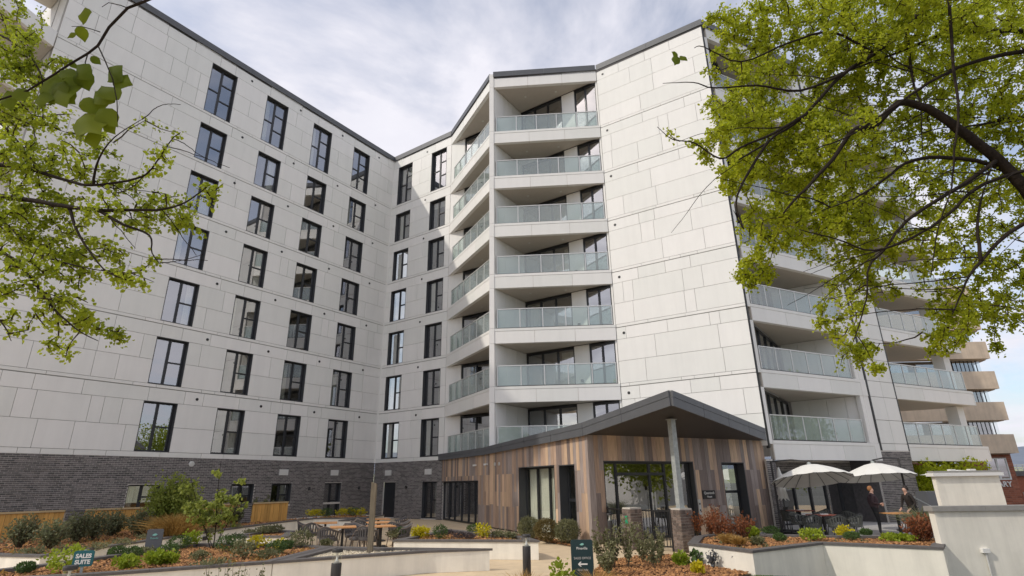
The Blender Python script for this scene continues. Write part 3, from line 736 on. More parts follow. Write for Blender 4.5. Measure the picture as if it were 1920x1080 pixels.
link('curtain',curtain_mesh(2.9,2.35),g2,(.1,.14,.03))
g3=glazed(FW,13.62,14.74,.05,2.50,[],[(0,1.25)],'side_door',d=.30,pm='pane_clear')
g4=glazed(FF_,.55,4.82,.03,2.58,[.16,.52,.69],[(1,2.12),(2,2.12)],'entrance_doors',d=.14,pm='pane')
g5=glazed(FF_,6.36,7.66,.12,2.56,[],[(0,1.35)],'tall_window',d=.30,pm='pane')
hd=MB().use('rail_metal'); hd.box(.0,.03,-.10,-.07,.9,1.5)
for x in (2.16,2.30): link('door_handle',hd.mesh('door_handle'),g4,(x,.0,0))
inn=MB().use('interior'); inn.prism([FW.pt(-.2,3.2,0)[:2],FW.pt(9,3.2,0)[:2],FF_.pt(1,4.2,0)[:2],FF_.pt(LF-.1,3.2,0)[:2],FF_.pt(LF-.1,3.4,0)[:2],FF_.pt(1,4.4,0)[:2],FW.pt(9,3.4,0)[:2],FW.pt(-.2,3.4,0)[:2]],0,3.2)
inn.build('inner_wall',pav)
pic=MB().use('black_metal'); q=FW.pt(14.15,1.4,0); pic.fbox(FW,13.9,14.4,1.35,1.40,1.35,2.1); pic.use('curtain'); pic.fbox(FW,13.95,14.35,1.34,1.348,1.40,2.05); pic.build('framed_picture',pav)
for u in (5.24,6.69):
    m=MB().use('white_paint'); m.fbox(FW,u-.16,u+.16,-.14,-.048,2.72,2.80); m.build('wall_light',pav)
for u in (7.71,8.2):
    m=MB().use('rail_metal'); q=FW.pt(u,-.05,2.73); m.lathe((0,0,0),[(.085,-.01),(.085,.02),(.05,.03),(0,.03)],14); me=m.mesh('round_vent'); me.transform(Matrix.Rotation(math.pi/2,4,'X')); link('round_vent',me,pav,q,FW.a,world=True)
m=MB().use('rail_metal'); m.fbox(FF_,4.83,4.95,-.085,-.048,.72,1.24); m.use('black_metal'); m.fbox(FF_,4.86,4.92,-.09,-.084,1.06,1.12); m.fbox(FF_,4.86,4.92,-.09,-.084,.84,.90); m.build('entry_panel',pav)
sg=thing('name_plaque','small black plaque with white lettering on the timber wall beside the entrance doors','sign',FF_.pt(5.45,-.06,1.40),FF_.a)
lpiece('plate','plaque',-.33,.33,-.02,.01,-.15,.15,sg)
text('lettering','Quantock',.135,'white_paint',sg,(0,-.026,.055),(math.pi/2,0,0)); text('lettering','House',.10,'white_paint',sg,(0,-.026,-.075),(math.pi/2,0,0))
# brick piers, steel post and railings
FPi=Frame((0,0),AW)
def pier(cx,cy,h,w,name_label):
    t=thing('brick_pier',name_label,'pier',(cx,cy,0))
    mo=MB().use('mortar_light'); F=Frame((cx,cy),AW); mo.fbox(F,-w+.008,-.008,.008,w-.008,0,h); mo.build('mortar_core',t)
    bw,bh,j=.215,.065,.011
    def skin(Fx):
        n=int((h-.12)/(bh+j))
        for i in range(n):
            z=i*(bh+j)+.006; u=0 if i%2==0 else -(bw+j)/2
            while u<w-.02:
                a,b=max(u,0),min(u+bw,w); u+=bw+j
                if b-a>.03: piece('brick','brick_brown',Fx,a,b,-.004-r2.uniform(0,.004),.02,z,z+bh,t)
        z=n*(bh+j)+.006; c=int(w/.076)
        for i in range(c): piece('brick','brick_brown',Fx,i*w/c+.005,(i+1)*w/c-.005,-.012,.02,z,z+.115,t)
    A=(cx,cy)
    # near corner at (cx,cy); left face runs back along -dW, right face along the normal
    bx,by=cx-dW[0]*w,cy-dW[1]*w
    skin(Frame((bx,by),AW)); skin(Frame((cx,cy),AW+math.pi/2))
    c=MB().use('mortar_light'); c.fbox(F,-w+.01,-.01,.01,w-.01,h,h+.012); c.build('mortar_top',t)
    return t
p1=pier(3.46,17.98,1.14,.42,'brown brick pier with a small green plate, left end of the black gate')
p2=pier(4.69,17.04,1.14,.45,'brown brick pier carrying the galvanised roof post')
gp=MB().use('green_plate'); gp.fbox(Frame((3.46-dW[0]*.42,17.98-dW[1]*.42),AW),.16,.28,-.03,-.012,.66,.92); gp.build('green_plate',p1)
px=FPi.pt(0,0,0); pc=Frame((4.69,17.04),AW).pt(-.225,.225,0)
pst=MB().use('galv'); F=Frame(pc[:2],AW); pst.fbox(F,-.085,.085,-.085,.085,1.165,3.66); pst.fbox(F,-.13,.13,-.13,.13,1.152,1.166); pst.fbox(F,-.12,.12,-.12,.12,3.66,3.675)
tag(pst.build('roof_post'),'square galvanised steel post holding up the tip of the pavilion roof','post')
def railing(a,b,label,h=1.08,n=None):
    t=thing('railing',label,'railing',(a[0],a[1],0)); L=math.hypot(b[0]-a[0],b[1]-a[1]); F=Frame(a,math.atan2(b[1]-a[1],b[0]-a[0]))
    piece('top_rail','black_metal',F,0,L,-.02,.02,h-.03,h+.01,t); piece('bottom_rail','black_metal',F,0,L,-.018,.018,.10,.13,t)
    piece('post','black_metal',F,0,.05,-.025,.025,0,h+.05,t); piece('post','black_metal',F,L-.05,L,-.025,.025,0,h+.05,t)
    n=n or int(L/.105)
    for i in range(1,n): u=i*L/n; piece('bar','black_metal',F,u-.009,u+.009,-.009,.009,.131,h-.031,t)
q1=Frame((3.46,17.98),AW).pt(-.42,.2,0); q1b=Frame((3.46,17.98),AW).pt(-.1,.43,0); q2=Frame((4.69,17.04),AW).pt(-.42,-.02,0)
railing(FF_.pt(.55,-.08,0)[:2],q1[:2],'black metal railing from the timber wall corner to the left brick pier')
railing(q1b[:2],Frame((4.69,17.04),AW).pt(-.40,.0,0)[:2],'black metal gate of upright bars between the two brick piers')
# ------------------------------------------------------------------ rendered planters
def chips_on(poly,z,dens,size,m,parent,name,flat=.35,bump=.0):
    P=scatter(poly,dens,z); n=len(P)
    if n==0: return
    P[:,2]+=nrng.uniform(0,.03,n)+bump*np.sin(P[:,0]*2.1)*np.cos(P[:,1]*1.7)
    Sz=np.stack([nrng.uniform(.5,1.3,n)*size,nrng.uniform(.4,1.0,n)*size,nrng.uniform(.5,1.0,n)*size*flat],1)
    V,F=pchips(CUBEV,CUBEF,P,Sz)
    link(name,npmesh(name,V,F,m),parent,(0,0,0),world=True,kind='stuff')
def inset(poly,d):
    n=len(poly); out=[]
    a=sum(poly[k][0]*poly[(k+1)%n][1]-poly[(k+1)%n][0]*poly[k][1] for k in range(n)); sg=1 if a>0 else -1
    for i in range(n):
        p,q,r=Vector(poly[i-1]),Vector(poly[i]),Vector(poly[(i+1)%n]); e1=(q-p).normalized(); e2=(r-q).normalized()
        n1=Vector((-e1.y,e1.x))*sg; n2=Vector((-e2.y,e2.x))*sg; m=(n1+n2); m = m.normalized() if m.length>1e-3 else n1
        k=d/max(.35,m.dot(n1)); o=q+m*k; out.append((o.x,o.y))
    return out
def planter(name,label,poly,h=.47,cap=.22,soil='soil',chipm='chips',dens=150,size=.07,capped=None,wall='render_white',zb=0.0):
    t=thing(name,label,'planter',(poly[0][0],poly[0][1],0)); n=len(poly); inn=inset(poly,.16); ci=inset(poly,cap); co=inset(poly,-.025)
    w=MB().use(wall); s=MB().use(soil); s.poly([(x,y,h-.09) for x,y in inset(poly,.10)]); s.build('soil',t)
    for i in range(n):
        j=(i+1)%n
        w.hexa([(*poly[i],zb),(*poly[j],zb),(*inn[j],zb),(*inn[i],zb),(*poly[i],h-.05),(*poly[j],h-.05),(*inn[j],h-.05),(*inn[i],h-.05)])
        if capped is not None and i not in capped: continue
        L=math.hypot(poly[j][0]-poly[i][0],poly[j][1]-poly[i][1]); k=max(1,round(L/1.2))
        for a in range(k):
            f0,f1=a/k+(.0 if a==0 else .003/L*1),(a+1)/k-(.0 if a==k-1 else .003/L)
            l=lambda P,Q,f: (P[0]+(Q[0]-P[0])*f,P[1]+(Q[1]-P[1])*f)
            c=MB().use('stone_cap'); p0,p1=l(co[i],co[j],f0),l(co[i],co[j],f1); q0,q1_=l(ci[i],ci[j],f0),l(ci[i],ci[j],f1)
            c.hexa([(*p0,h-.049),(*p1,h-.049),(*q1_,h-.049),(*q0,h-.049),(*p0,h),(*p1,h),(*q1_,h),(*q0,h)]); c.build('coping_stone',t)
    w.build('planter_wall',t)
    chips_on(ci,h-.085,dens,size,chipm,t,'mulch' if chipm=='chips' else 'pebbles',bump=.02)
    if chipm=='chips':                       # weeds and seedlings between the planted shrubs
        c0=scatter(ci,1.6,h-.08); 
        if len(c0):
            Pq=np.repeat(c0,9,0)+nrng.normal(0,.07,(len(c0)*9,3))*np.array([1,1,0]); Dq=nrng.normal(size=(len(Pq),3))*.6+np.array([0,0,.8])
            link('seedlings',npmesh('seedlings',*leaves(Pq,Dq,nrng.uniform(.05,.12,len(Pq)),wid=.25),('leaf_olive','leaf_round','leaf_straw')[len(c0)%3]),t,world=True,kind='stuff')
    return t
PL=[(-15.0,15.6),(-12.24,14.47),(-10.99,14.12),(-10.72,18.5),(-10.45,23.0),(-10.05,25.9),(-9.5,28.3),(-6.96,28.2),(-6.7,30.6),(-9.0,32.6),(-11.3,28.6),(-17.6,19.2)]
tL=planter('raised_planter','long rendered planter of dark shrubs in front of the timber fence',PL,dens=90,size=.08,capped=range(0,8))
lt=MB().use('dark_metal'); lt.box(-.11,.11,-.03,.01,-.06,.06); lt=lt.mesh('step_light')
for (x,y,a) in [(-10.86,16.3,1.51),(-10.78,17.9,1.51),(-10.6,20.6,1.50),(-10.4,23.5,1.45)]: link('step_light',lt,tL,(x+.02,y,.27),a,world=True)
planter('low_planter','small empty-looking rendered planter behind the left dining tables',[(-7.75,26.4),(-6.3,26.1),(-6.1,27.8),(-7.5,28.0)],dens=60)
planter('triangular_planter','small triangular planter with low green tufts beside the long planter',[(-8.81,18.72),(-6.93,18.43),(-7.55,20.6),(-8.76,21.4)],dens=150)
PA=[(-9.6,10.4),(-7.76,10.97),(-2.04,14.0),(-.61,14.26),(-3.2,14.82),(-4.58,15.24),(-5.9,15.94),(-7.47,16.43),(-8.75,16.55),(-9.07,15.21),(-9.69,12.55),(-10.3,11.3)]
DV0,DV1=(-4.58,15.24),(-4.95,12.46)
PA1=[(-9.6,10.4),(-7.76,10.97),(-4.95,12.46),(-4.58,15.24),(-5.9,15.94),(-7.47,16.43),(-8.75,16.55),(-9.07,15.21),(-9.69,12.55),(-10.3,11.3)]
PA2=[(-4.93,12.47),(-2.04,14.0),(-.61,14.26),(-3.2,14.82),(-4.56,15.235)]
planter('mulch_planter','front rendered planter of bark mulch with round shrubs and a young tree',PA1,dens=330,size=.06)
planter('pebble_planter','pointed rendered planter filled with cream pebbles around a timber post',PA2,dens=900,size=.045,chipm='pebbles')
planter('flower_planter','rendered planter with yellow flowers and heather beside the right dining tables',[(-3.35,16.72),(.6,16.01),(.25,17.3),(-2.3,20.4)],dens=200,size=.06)
PR=[(4.24,14.94),(5.11,13.22),(7.36,14.64),(9.29,13.32),(9.75,13.92),(11.2,15.3),(10.9,16.0),(8.6,16.35),(7.2,17.0),(5.75,17.5),(4.95,16.7)]
planter('terrace_planter','angled rendered planter of red shrubs in front of the parasol terrace',PR,h=.46,dens=330,size=.06,zb=-1.1)
# timber post standing in the pebbles
pw=MB().use('oak_post'); cx,cy=-3.44,14.40
pw.hexa([(cx-.06,cy-.06,.36),(cx+.06,cy-.06,.36),(cx+.06,cy+.06,.36),(cx-.06,cy+.06,.36),(cx-.06,cy-.06,1.98),(cx+.06,cy-.06,1.94),(cx+.06,cy+.06,1.92),(cx-.06,cy+.06,1.97)])
tag(pw.build('timber_post'),'weathered square timber post standing in cream pebbles','post')
# timber fence sections with brick piers
FFe=Frame(FL.pt(0,-3.55,0)[:2],FL.a)
def fence(u0,u1,label):
    t=thing('timber_fence',label,'fence',FFe.pt(u0,0,.38)); n=round((u1-u0)/.145); w=(u1-u0)/n
    for i in range(n): piece('board','fence_wood',FFe,u0+i*w+.004,u0+(i+1)*w-.004,-.012*(i%2)-r2.uniform(0,.004),.02,.39,1.17,t)
    piece('cap_rail','fence_cap',FFe,u0,u1,-.05,.06,1.171,1.23,t); piece('back_rail','fence_wood',FFe,u0,u1,.021,.07,.6,.68,t)
def fpier(u,label,h=1.15,w=.5):
    t=thing('brick_pier',label,'pier',FFe.pt(u,0,.38)); F=Frame(FFe.pt(u,0,0)[:2],FFe.a); m=MB().use('mortar_dark'); m.fbox(F,0,w,.0,.4,.38,h); m.build('mortar_core',t)
    for i in range(9):
        z=.40+i*.08
        for a,b in (((0,.24),(.255,w)) if i%2 else ((0,.12),(.135,.365),(.38,w))): piece('brick','brick_dark_piece',F,a,b,-.012,.02,z,z+.066,t)
    piece('cap_stone','stone_cap',F,-.04,w+.04,-.05,.44,h,h+.06,t)
fence(-22.0,-17.35,'orange stained timber fence section at the far left behind the shrubs'); fpier(-17.3,'grey brick pier between the two left fence sections')
fence(-16.75,-14.7,'orange stained timber fence section left of the pale green shrub'); fpier(-14.65,'grey brick pier beside the pale green shrub')
fence(-14.1,-10.9,'orange stained timber fence section behind the young tree'); fpier(-10.85,'grey brick pier right of the young tree')
fence(-10.3,-8.5,'short orange stained timber fence section nearest the dining tables')
# ------------------------------------------------------------------ big rendered wall and gatehouse block at the right
wl_=thing('rendered_wall','tall cream rendered boundary wall with a pale coping at the right edge','wall',(9.55,13.95,0)); Fw=Frame((9.74,13.95),-.03)
m=MB().use('render_white'); m.fbox(Fw,0,6,0,.2,-1.2,1.15); m.build('wall_body',wl_)
for i in range(5): piece('coping_stone','cap_pale',Fw,-.06+i*1.2+.003,-.06+(i+1)*1.2-.003,-.06,.26,1.15,1.26,wl_)
gb=thing('gatehouse_block','cream rendered block with a moulded top standing behind the boundary wall','wall',(10.6,15.2,0)); Fg=Frame((10.86,15.2),-.02)
m=MB().use('render_white'); m.fbox(Fg,0,1.62,0,.14,0,1.92); m.build('wall_body',gb); m=MB().use('white_paint'); m.fbox(Fg,-.08,1.70,-.08,.22,1.92,2.0); m.use('cap_pale'); m.fbox(Fg,-.05,1.67,-.05,.19,2.0,2.05); m.use('white_paint'); m.fbox(Fg,.45,.58,.02,.14,2.05,2.09); m.fbox(Fg,.95,1.10,.02,.14,2.05,2.09); m.build('moulded_cap',gb)
lb=thing('wall_conduit','white junction box and conduit pipe fixed to the boundary wall','conduit',Fw.pt(.90,-.02,.0)); m=MB().use('white_paint'); m.fbox(Fw,.82,.98,-.08,0,.27,.36); m.build('junction_box',lb)
m=MB().use('rail_metal'); q=Fw.pt(.90,-.04,0); m.tube([(q[0],q[1],-.75),(q[0],q[1],.27)],.022,8); m.build('pipe',lb)
# ------------------------------------------------------------------ library block behind, second brick house, hills
lib=thing('library_building','brick library with stacked concrete balcony bands on the floors above','building',(36,50,0)); FLb=Frame((24,50.6),-.02); FLs=Frame(FLb.pt(18.9,0,0)[:2],FLb.a+math.pi/2-.25)
Z=[3.75,6.5,9.2,11.9,14.6,17.3]
for i,z in enumerate(Z):
    m=MB().use('concrete'); m.fbox(FLb,0,18.9,-.9,0,z-.0,z+1.55); m.fbox(FLs,0.0,9,-.25,.9,z,z+1.55); m.build('concrete_band',lib)
    m=MB().use('concrete_dark'); m.fbox(FLb,0,18.3,.4,1.0,z+1.55,z+2.75); m.fbox(FLb,0,18.6,-.3,6,z+1.55,z+1.6); m.build('recessed_wall',lib)
    for j in range(8):
        u=16.1+j*.36 if j<7 else 15.2; piece('mullion','frame_metal',FLb,u,u+.06,.1,.16,z+1.6,z+2.70,lib)
        if j<7: piece('pane','pane',FLb,u+.06,u+.36,.12,.14,z+1.6,z+2.70,lib)
    for j in range(6):
        piece('window','pane',FLb,1+j*2.4,2.6+j*2.4,.34,.39,z+1.65,z+2.6,lib)
ow=[(11.6,14.2,1.45,3.35),(16.6,18.35,1.62,3.4),(5,8,1.45,3.35)]
def big_bricks(F,u0,u1,z0,z1,ops,par):
    brickwork(F,u0,u1,z0,z1,ops,'brick_wall',par,None,'mortar_red','brick_red',bw=.44,bh=.14,j=.02)
big_bricks(FLb,0,18.85,-.5,Z[0],ow,lib)
m=MB().use('brick_red'); m.fbox(FLs,.1,9,.0,.4,-.5,Z[0]); m.build('side_wall',lib)
for a,b,c,d in ow:
    f=MB().use('white_paint'); 
    for x,y,p,q in ((a,b,c,c+.09),(a,b,d-.09,d),(a,a+.09,c+.09,d-.09),(b-.09,b,c+.09,d-.09),((a+b)/2-.07,(a+b)/2+.07,c+.09,d-.09)): f.fbox(FLb,x,y,-.06,.06,p,q)
    o=f.build('window',lib)
    piece('pane','pane',FLb,a+.09,(a+b)/2-.07,.0,.03,c+.09,d-.09,o); piece('pane','pane',FLb,(a+b)/2+.07,b-.09,.0,.03,c+.09,d-.09,o)
q=FLb.pt(17.05,-.04,1.25); text('lettering','LIBRARY',.62,'white_paint',lib,(q[0]-36,q[1]-50,q[2]),(math.pi/2,0,FLb.a),extrude=.04,bold=.012)
hb=thing('brick_house','low red brick building with a white rail at the right edge beyond the library','building',(50,62,0)); FH=Frame((46.6,56),-.1)
m=MB().use('brick_red'); m.fbox(FH,0,20,0,10,-1,1.9); m.build('brick_body',hb); m=MB().use('slate'); m.fbox(FH,-.2,20,-.3,10,1.9,2.35); m.build('roof_edge',hb); m=MB().use('white_paint'); m.fbox(FH,.2,20,-.1,-.02,2.85,2.95); m.fbox(FH,.2,20,-.1,-.02,2.55,2.62); 
for i in range(40): m.fbox(FH,.3+i*.5,.36+i*.5,-.09,-.03,2.35,2.9)
m.build('white_rail',hb); m=MB().use('white_paint'); m.prism([FH.pt(.5,-3,0)[:2],FH.pt(3.5,-3,0)[:2],FH.pt(3.5,-1,0)[:2],FH.pt(.5,-1,0)[:2]],-1,[.5,.1,.1,.5]); m.build('porch_canopy',hb)
def hills(name,y,h0,h1,m,seed,ybase=None):
    r=random.Random(seed); b=MB().use(m); n=60; ph=[r.uniform(0,6) for _ in range(4)]; rows=[]
    for i in range(n+1):
        x=-2600+5200*i/n; z=h0+(h1-h0)*(.5+.25*math.sin(i*.21+ph[0])+.15*math.sin(i*.53+ph[1])+.1*math.sin(i*1.1+ph[2]))
        b.v += [(x,y-500,-2),(x,y,z),(x,y+900,z*.9)]
    for i in range(n):
        for k in range(2): b.face([3*i+k,3*i+3+k,3*i+4+k,3*i+1+k])
    b.smooth=True; b.build(name,kind='structure')
hills('hills',2400,95,150,'hill',4); hills('field',1100,16,26,'field',9)

for i,(x,y,w,h,a) in enumerate([(34,-1,12,6.2,2.2),(44,9,13,6.8,1.95),(5,-34,14,6.0,math.pi-.05)]):
    t=thing('pale_house',['pale rendered house beyond the right edge of the view, nearer one','pale rendered house beyond the right edge of the view, farther one','pale rendered house behind the viewpoint'][i],'house',(x,y,0)); F=Frame((x-w/2*math.cos(a),y-w/2*math.sin(a)),a)
    m=MB().use('pale_render'); m.fbox(F,0,w,0,7,-.1,h); m.build('wall',t); m=MB().use('slate'); q=[F.pt(-.3,-.3,h),F.pt(w+.3,-.3,h),F.pt(w+.3,7.3,h),F.pt(-.3,7.3,h)]; r_=[F.pt(1.5,3.5,h+2.6),F.pt(w-1.5,3.5,h+2.6)]
    m.v=q+r_; [m.face(f) for f in ([0,1,5,4],[1,2,5],[2,3,4,5],[3,0,4],[3,2,1,0])]; m.build('roof',t)
    for k in range(2):
        for j in range(4):
            if (i+j+k)%5==4: continue
            piece('window','frame_metal',F,1+j*2.9,2.2+j*2.9,-.05,.04,.9+k*2.8,2.2+k*2.8,t)
# ------------------------------------------------------------------ terrace, lawn, front bed
sheet('terrace', [(10.2,24.2),(6.4,19.5),(7.0,17.2),(11.0,16.1),(13.5,15.6),(22,20),(24,32),(12,32)], .001, 'paving_grey')
lz=lambda x: -.03-.137*max(0.0,min(x-5.0,6.0))
LP_=[(4.4,5.0),(4.4,12.6),(5.0,13.28),(5.4,13.6),(7.36,14.75),(9.4,14.2),(18,14.2),(18,5.0)]
xs=[4.4,5.0,5.4,7.36,9.4,11.0,18]; tops=[12.6,13.28,13.6,14.75,14.2,14.2,14.2]
b=MB().use('soil')
for i in range(len(xs)-1): b.poly([(xs[i],5,lz(xs[i])),(xs[i+1],5,lz(xs[i+1])),(xs[i+1],tops[i+1],lz(xs[i+1])),(xs[i],tops[i],lz(xs[i]))])
b.build('lawn_soil',kind='structure')
P=scatter([(4.5,12.5),(5.1,13.1),(7.36,14.6),(9.3,13.3),(9.8,13.9),(13,13.8),(13,10.0),(4.5,10.0)],5200,0.0)
P[:,2]=-.03-.137*np.clip(P[:,0]-5.0,0,6.0)
Dg=nrng.normal(size=(len(P),3))*.35+np.array([0,0,1]); Vb,Fb=blades(P,Dg,nrng.uniform(.04,.085,len(P)),np.full(len(P),.004))
link('lawn',npmesh('lawn',Vb,Fb,'leaf_grass'),None,kind='stuff')
FB=[(1.60,13.3),(2.05,14.9),(3.0,16.2),(4.18,16.6),(4.2,14.95),(5.0,13.3),(4.45,12.6),(4.4,10.5),(1.4,10.5)]
sheet('front_bed', FB, .014, 'soil'); chips_on(FB,.02,330,.06,'chips',None,'bark_mulch')
BB=[(.9,20.9),(1.75,19.0),(2.3,19.45),(1.1,21.8),(.2,23.4),(-.2,22.9)]
sheet('wall_bed', BB, .012, 'soil'); chips_on(BB,.02,200,.06,'chips',None,'bark_mulch')
FB2=[(-6.5,9.6),(-3,9.9),(1,10.6),(1.4,9.2),(-6.5,8.4)]
sheet('near_bed', FB2, .012, 'soil')
# ------------------------------------------------------------------ bollards, signs
def lobj(name,mb,parent,loc=(0,0,0),**k): return link(name,mb.mesh(name),parent,loc,**k)
def make_bollard(x,y,label):
    t=thing('bollard_light',label,'bollard',(x,y,0),0,'bollard lights along the paths'); r,h=.075,1.0
    b=MB().use('dark_metal'); b.smooth=True; b.lathe((0,0,0),[(r,0),(r,h-.205),(r*.98,h-.20),(.0,h-.20)],22); lobj('column',b,t)
    b=MB().use('rail_metal'); b.smooth=True; b.lathe((0,0,0),[(.05,h-.199),(.018,h-.15),(.016,h-.075),(.03,h-.05)],14); lobj('lamp_stem',b,t)
    b=MB().use('pane_clear'); b.lathe((0,0,0),[(r*.93,h-.199),(r*.93,h-.051)],22); lobj('lens',b,t)
    b=MB().use('dark_metal'); b.lathe((0,0,0),[(r*1.08,h-.05),(r*1.1,h-.02),(r*1.02,h),(0,h+.004)],22); lobj('cap',b,t); return t
b0=make_bollard(-5.58,7.7,'nearest dark bollard light at the lower left, in front of the lime green plant')
for x,y,l in [(-2.70,9.25,'dark bollard light in front of the pebble planter'),(.20,11.25,'dark bollard light left of the dark teal arrow sign'),(2.83,18.05,'far bollard light in front of the black railing by the entrance')]:
    c=copy_tree(b0); c.location=(x,y,0); c['label']=l
def rounded(w,h,r,n=5):
    pts=[]
    for cx,cy,a in ((w/2-r,h-r,0),(-w/2+r,h-r,90),(-w/2+r,r,180),(w/2-r,r,270)):
        for i in range(n+1): th=rad(a+90*i/n); pts.append((cx+r*math.cos(th),cy+r*math.sin(th)))
    return pts
def slab_xz(pts,y0,y1,m):
    b=MB().use(m); n=len(pts); b.v=[(x,y0,z) for x,z in pts]+[(x,y1,z) for x,z in pts]
    b.face(list(range(n))); b.face(list(range(n,2*n))[::-1])
    for i in range(n): j=(i+1)%n; b.face([i,i+n,j+n,j])
    return b
def leaf_logo(parent,x,z,s,m):
    lobj('leaf_emblem',slab_xz([(x-1.0*s,z-.1*s),(x-.35*s,z+.35*s),(x+.3*s,z+.55*s),(x+1.0*s,z+.15*s),(x+.5*s,z-.3*s),(x-.2*s,z-.4*s)],-.026,-.018,m),parent)
def arrow(parent,x,z,s,m):
    lobj('arrow',slab_xz([(x-1.1*s,z),(x-.55*s,z+.5*s),(x-.25*s,z+.5*s),(x-.6*s,z+.15*s),(x+1.1*s,z+.15*s),(x+1.1*s,z-.15*s),(x-.6*s,z-.15*s),(x-.25*s,z-.5*s),(x-.55*s,z-.5*s)],-.026,-.018,m),parent)
s1=thing('wayfinding_sign','dark teal freestanding sign with sales office lettering and a white arrow pointing left','sign',(1.30,12.0,0),.0)
lobj('panel',slab_xz(rounded(.43,.83,.035),-.02,.02,'dark_teal'),s1)
leaf_logo(s1,0,.745,.045,'mint'); text('lettering','Pineville',.066,'white_paint',s1,(0,-.0225,.675),(math.pi/2,0,0),.003)
text('lettering','SALES OFFICE',.055,'rail_metal',s1,(0,-.0225,.50),(math.pi/2,0,0),.003); arrow(s1,0,.395,.085,'white_paint'); text('lettering','Open daily',.046,'rail_metal',s1,(0,-.0225,.295),(math.pi/2,0,0),.003)
def unproj(x,y,d): return None
s2=thing('sales_sign','teal rounded sign with white letters reading sales suite among lime plants','sign',(-7.98,11.3,.04),.25)
lobj('post',(lambda b:(b.use('galv'),b.box(-.02,.02,-.015,.015,0,.80),b)[-1])(MB()),s2)
sp=slab_xz([(x,z+.52) for x,z in rounded(.33,.27,.045)],-.035,-.016,'teal'); lobj('panel',sp,s2)
for tx,z in (('SALES',.695),('SUITE',.595)): text('lettering',tx,.098,'white_paint',s2,(0,-.037,z),(math.pi/2,0,0),.003,bold=.004)
s3=thing('grey_sign','grey freestanding sign with a mint leaf emblem and white arrow behind the mulch planter','sign',(-8.95,15.0,-.06),.25)
lobj('panel',slab_xz(rounded(.36,1.0,.04),-.02,.02,'sign_grey'),s3); leaf_logo(s3,0,.87,.06,'mint'); text('lettering','Pineville',.055,'mint',s3,(0,-.0225,.79),(math.pi/2,0,0),.003); arrow(s3,.0,.50,.08,'white_paint')
# ------------------------------------------------------------------ tables and chairs
def table(name,label,x,y,rz,top,w=.75,group=None):
    t=thing(name,label,'table',(x,y,0),rz,group); b=MB().use(top); b.box(-w/2,w/2,-w/2,w/2,.715,.745); lobj('table_top',b,t)
    b=MB().use('black_metal'); b.box(-.035,.035,-.035,.035,.025,.715); lobj('pedestal',b,t)
    b=MB().use('black_metal'); b.box(-.26,.26,-.26,.26,0,.025); lobj('foot_plate',b,t); return t
TABS=[(-5.15,18.0,.3),(-6.35,20.1,.3),(-4.05,18.15,.45),(-4.5,19.9,.4),(-5.0,21.9,.4)]
TL=['nearest left wooden-topped table, in front of the woven chair backs','left wooden-topped table one row behind the nearest left one','wooden-topped table just right of the timber post','wooden-topped table in the middle row right of the timber post','wooden-topped table in the back row right of the timber post']
for (x,y,a),l in zip(TABS,TL): table('dining_table',l,x,y,a,'table_top',group='dining tables on the court')
def make_chair(name,label,cat,frame,shell,seat_h=.44,woven=True):
    t=thing(name,label,cat,(0,0,0)); b=MB().use(shell); b.smooth=True
    n=26; rows=7
    for i in range(n+1):                       # curved tub back: front at -y
        th=rad(-20+220*i/n); 
        for k in range(rows):
            f=k/(rows-1); hh=.36-.14*abs(math.cos(th))**1.5; r=.245+.055*f
            b.v.append((r*math.cos(th)*1.05, .02+r*math.sin(th)*.95, seat_h+.0+f*hh))
    for i in range(n):
        for k in range(rows-1):
            if woven and (i%2==1) and 0<k<rows-2: continue
            b.face([i*rows+k,(i+1)*rows+k,(i+1)*rows+k+1,i*rows+k+1])
    I=len(b.v)
    for i in range(n+1):
        th=rad(-20+220*i/n)
        for k in range(rows):
            f=k/(rows-1); hh=.36-.14*abs(math.cos(th))**1.5; r=.228+.055*f
            b.v.append((r*math.cos(th)*1.05,.02+r*math.sin(th)*.95,seat_h+f*hh))
    for i in range(n):
        for k in range(rows-1):
            if woven and (i%2==1) and 0<k<rows-2: continue
            b.face([I+i*rows+k,I+i*rows+k+1,I+(i+1)*rows+k+1,I+(i+1)*rows+k])
        b.face([i*rows+rows-1,(i+1)*rows+rows-1,I+(i+1)*rows+rows-1,I+i*rows+rows-1])
    lobj('backrest',b,t)
    b=MB().use(shell); b.lathe((0,0,0),[(.20,seat_h-.05),(.25,seat_h-.03),(.25,seat_h+.02),(.22,seat_h+.045),(0,seat_h+.05)],16); lobj('seat',b,t)
    pts=[(math.cos(rad(-20+220*i/14))*.315,.02+math.sin(rad(-20+220*i/14))*.285,seat_h+.36-.14*abs(math.cos(rad(-20+220*i/14)))**1.5) for i in range(15)]
    b=MB().use(frame); b.smooth=True; b.tube(pts,.014,6); lobj('top_rail',b,t)
    for sx,sy in ((-1,-1),(1,-1),(-1,1),(1,1)):
        b=MB().use(frame); b.smooth=True; b.tube([(sx*.19,sy*.17,seat_h-.02),(sx*.235,sy*.235,.0)],[.016,.012],6); lobj('leg',b,t)
    for sx in (-1,1):
        b=MB().use(frame); b.smooth=True; b.tube([(sx*.29,-.09,seat_h+.20),(sx*.235,-.19,seat_h-.03)],.012,6); lobj('arm_support',b,t)
    return t
ch0=make_chair('woven_chair','','chair','chair_leg','wicker')
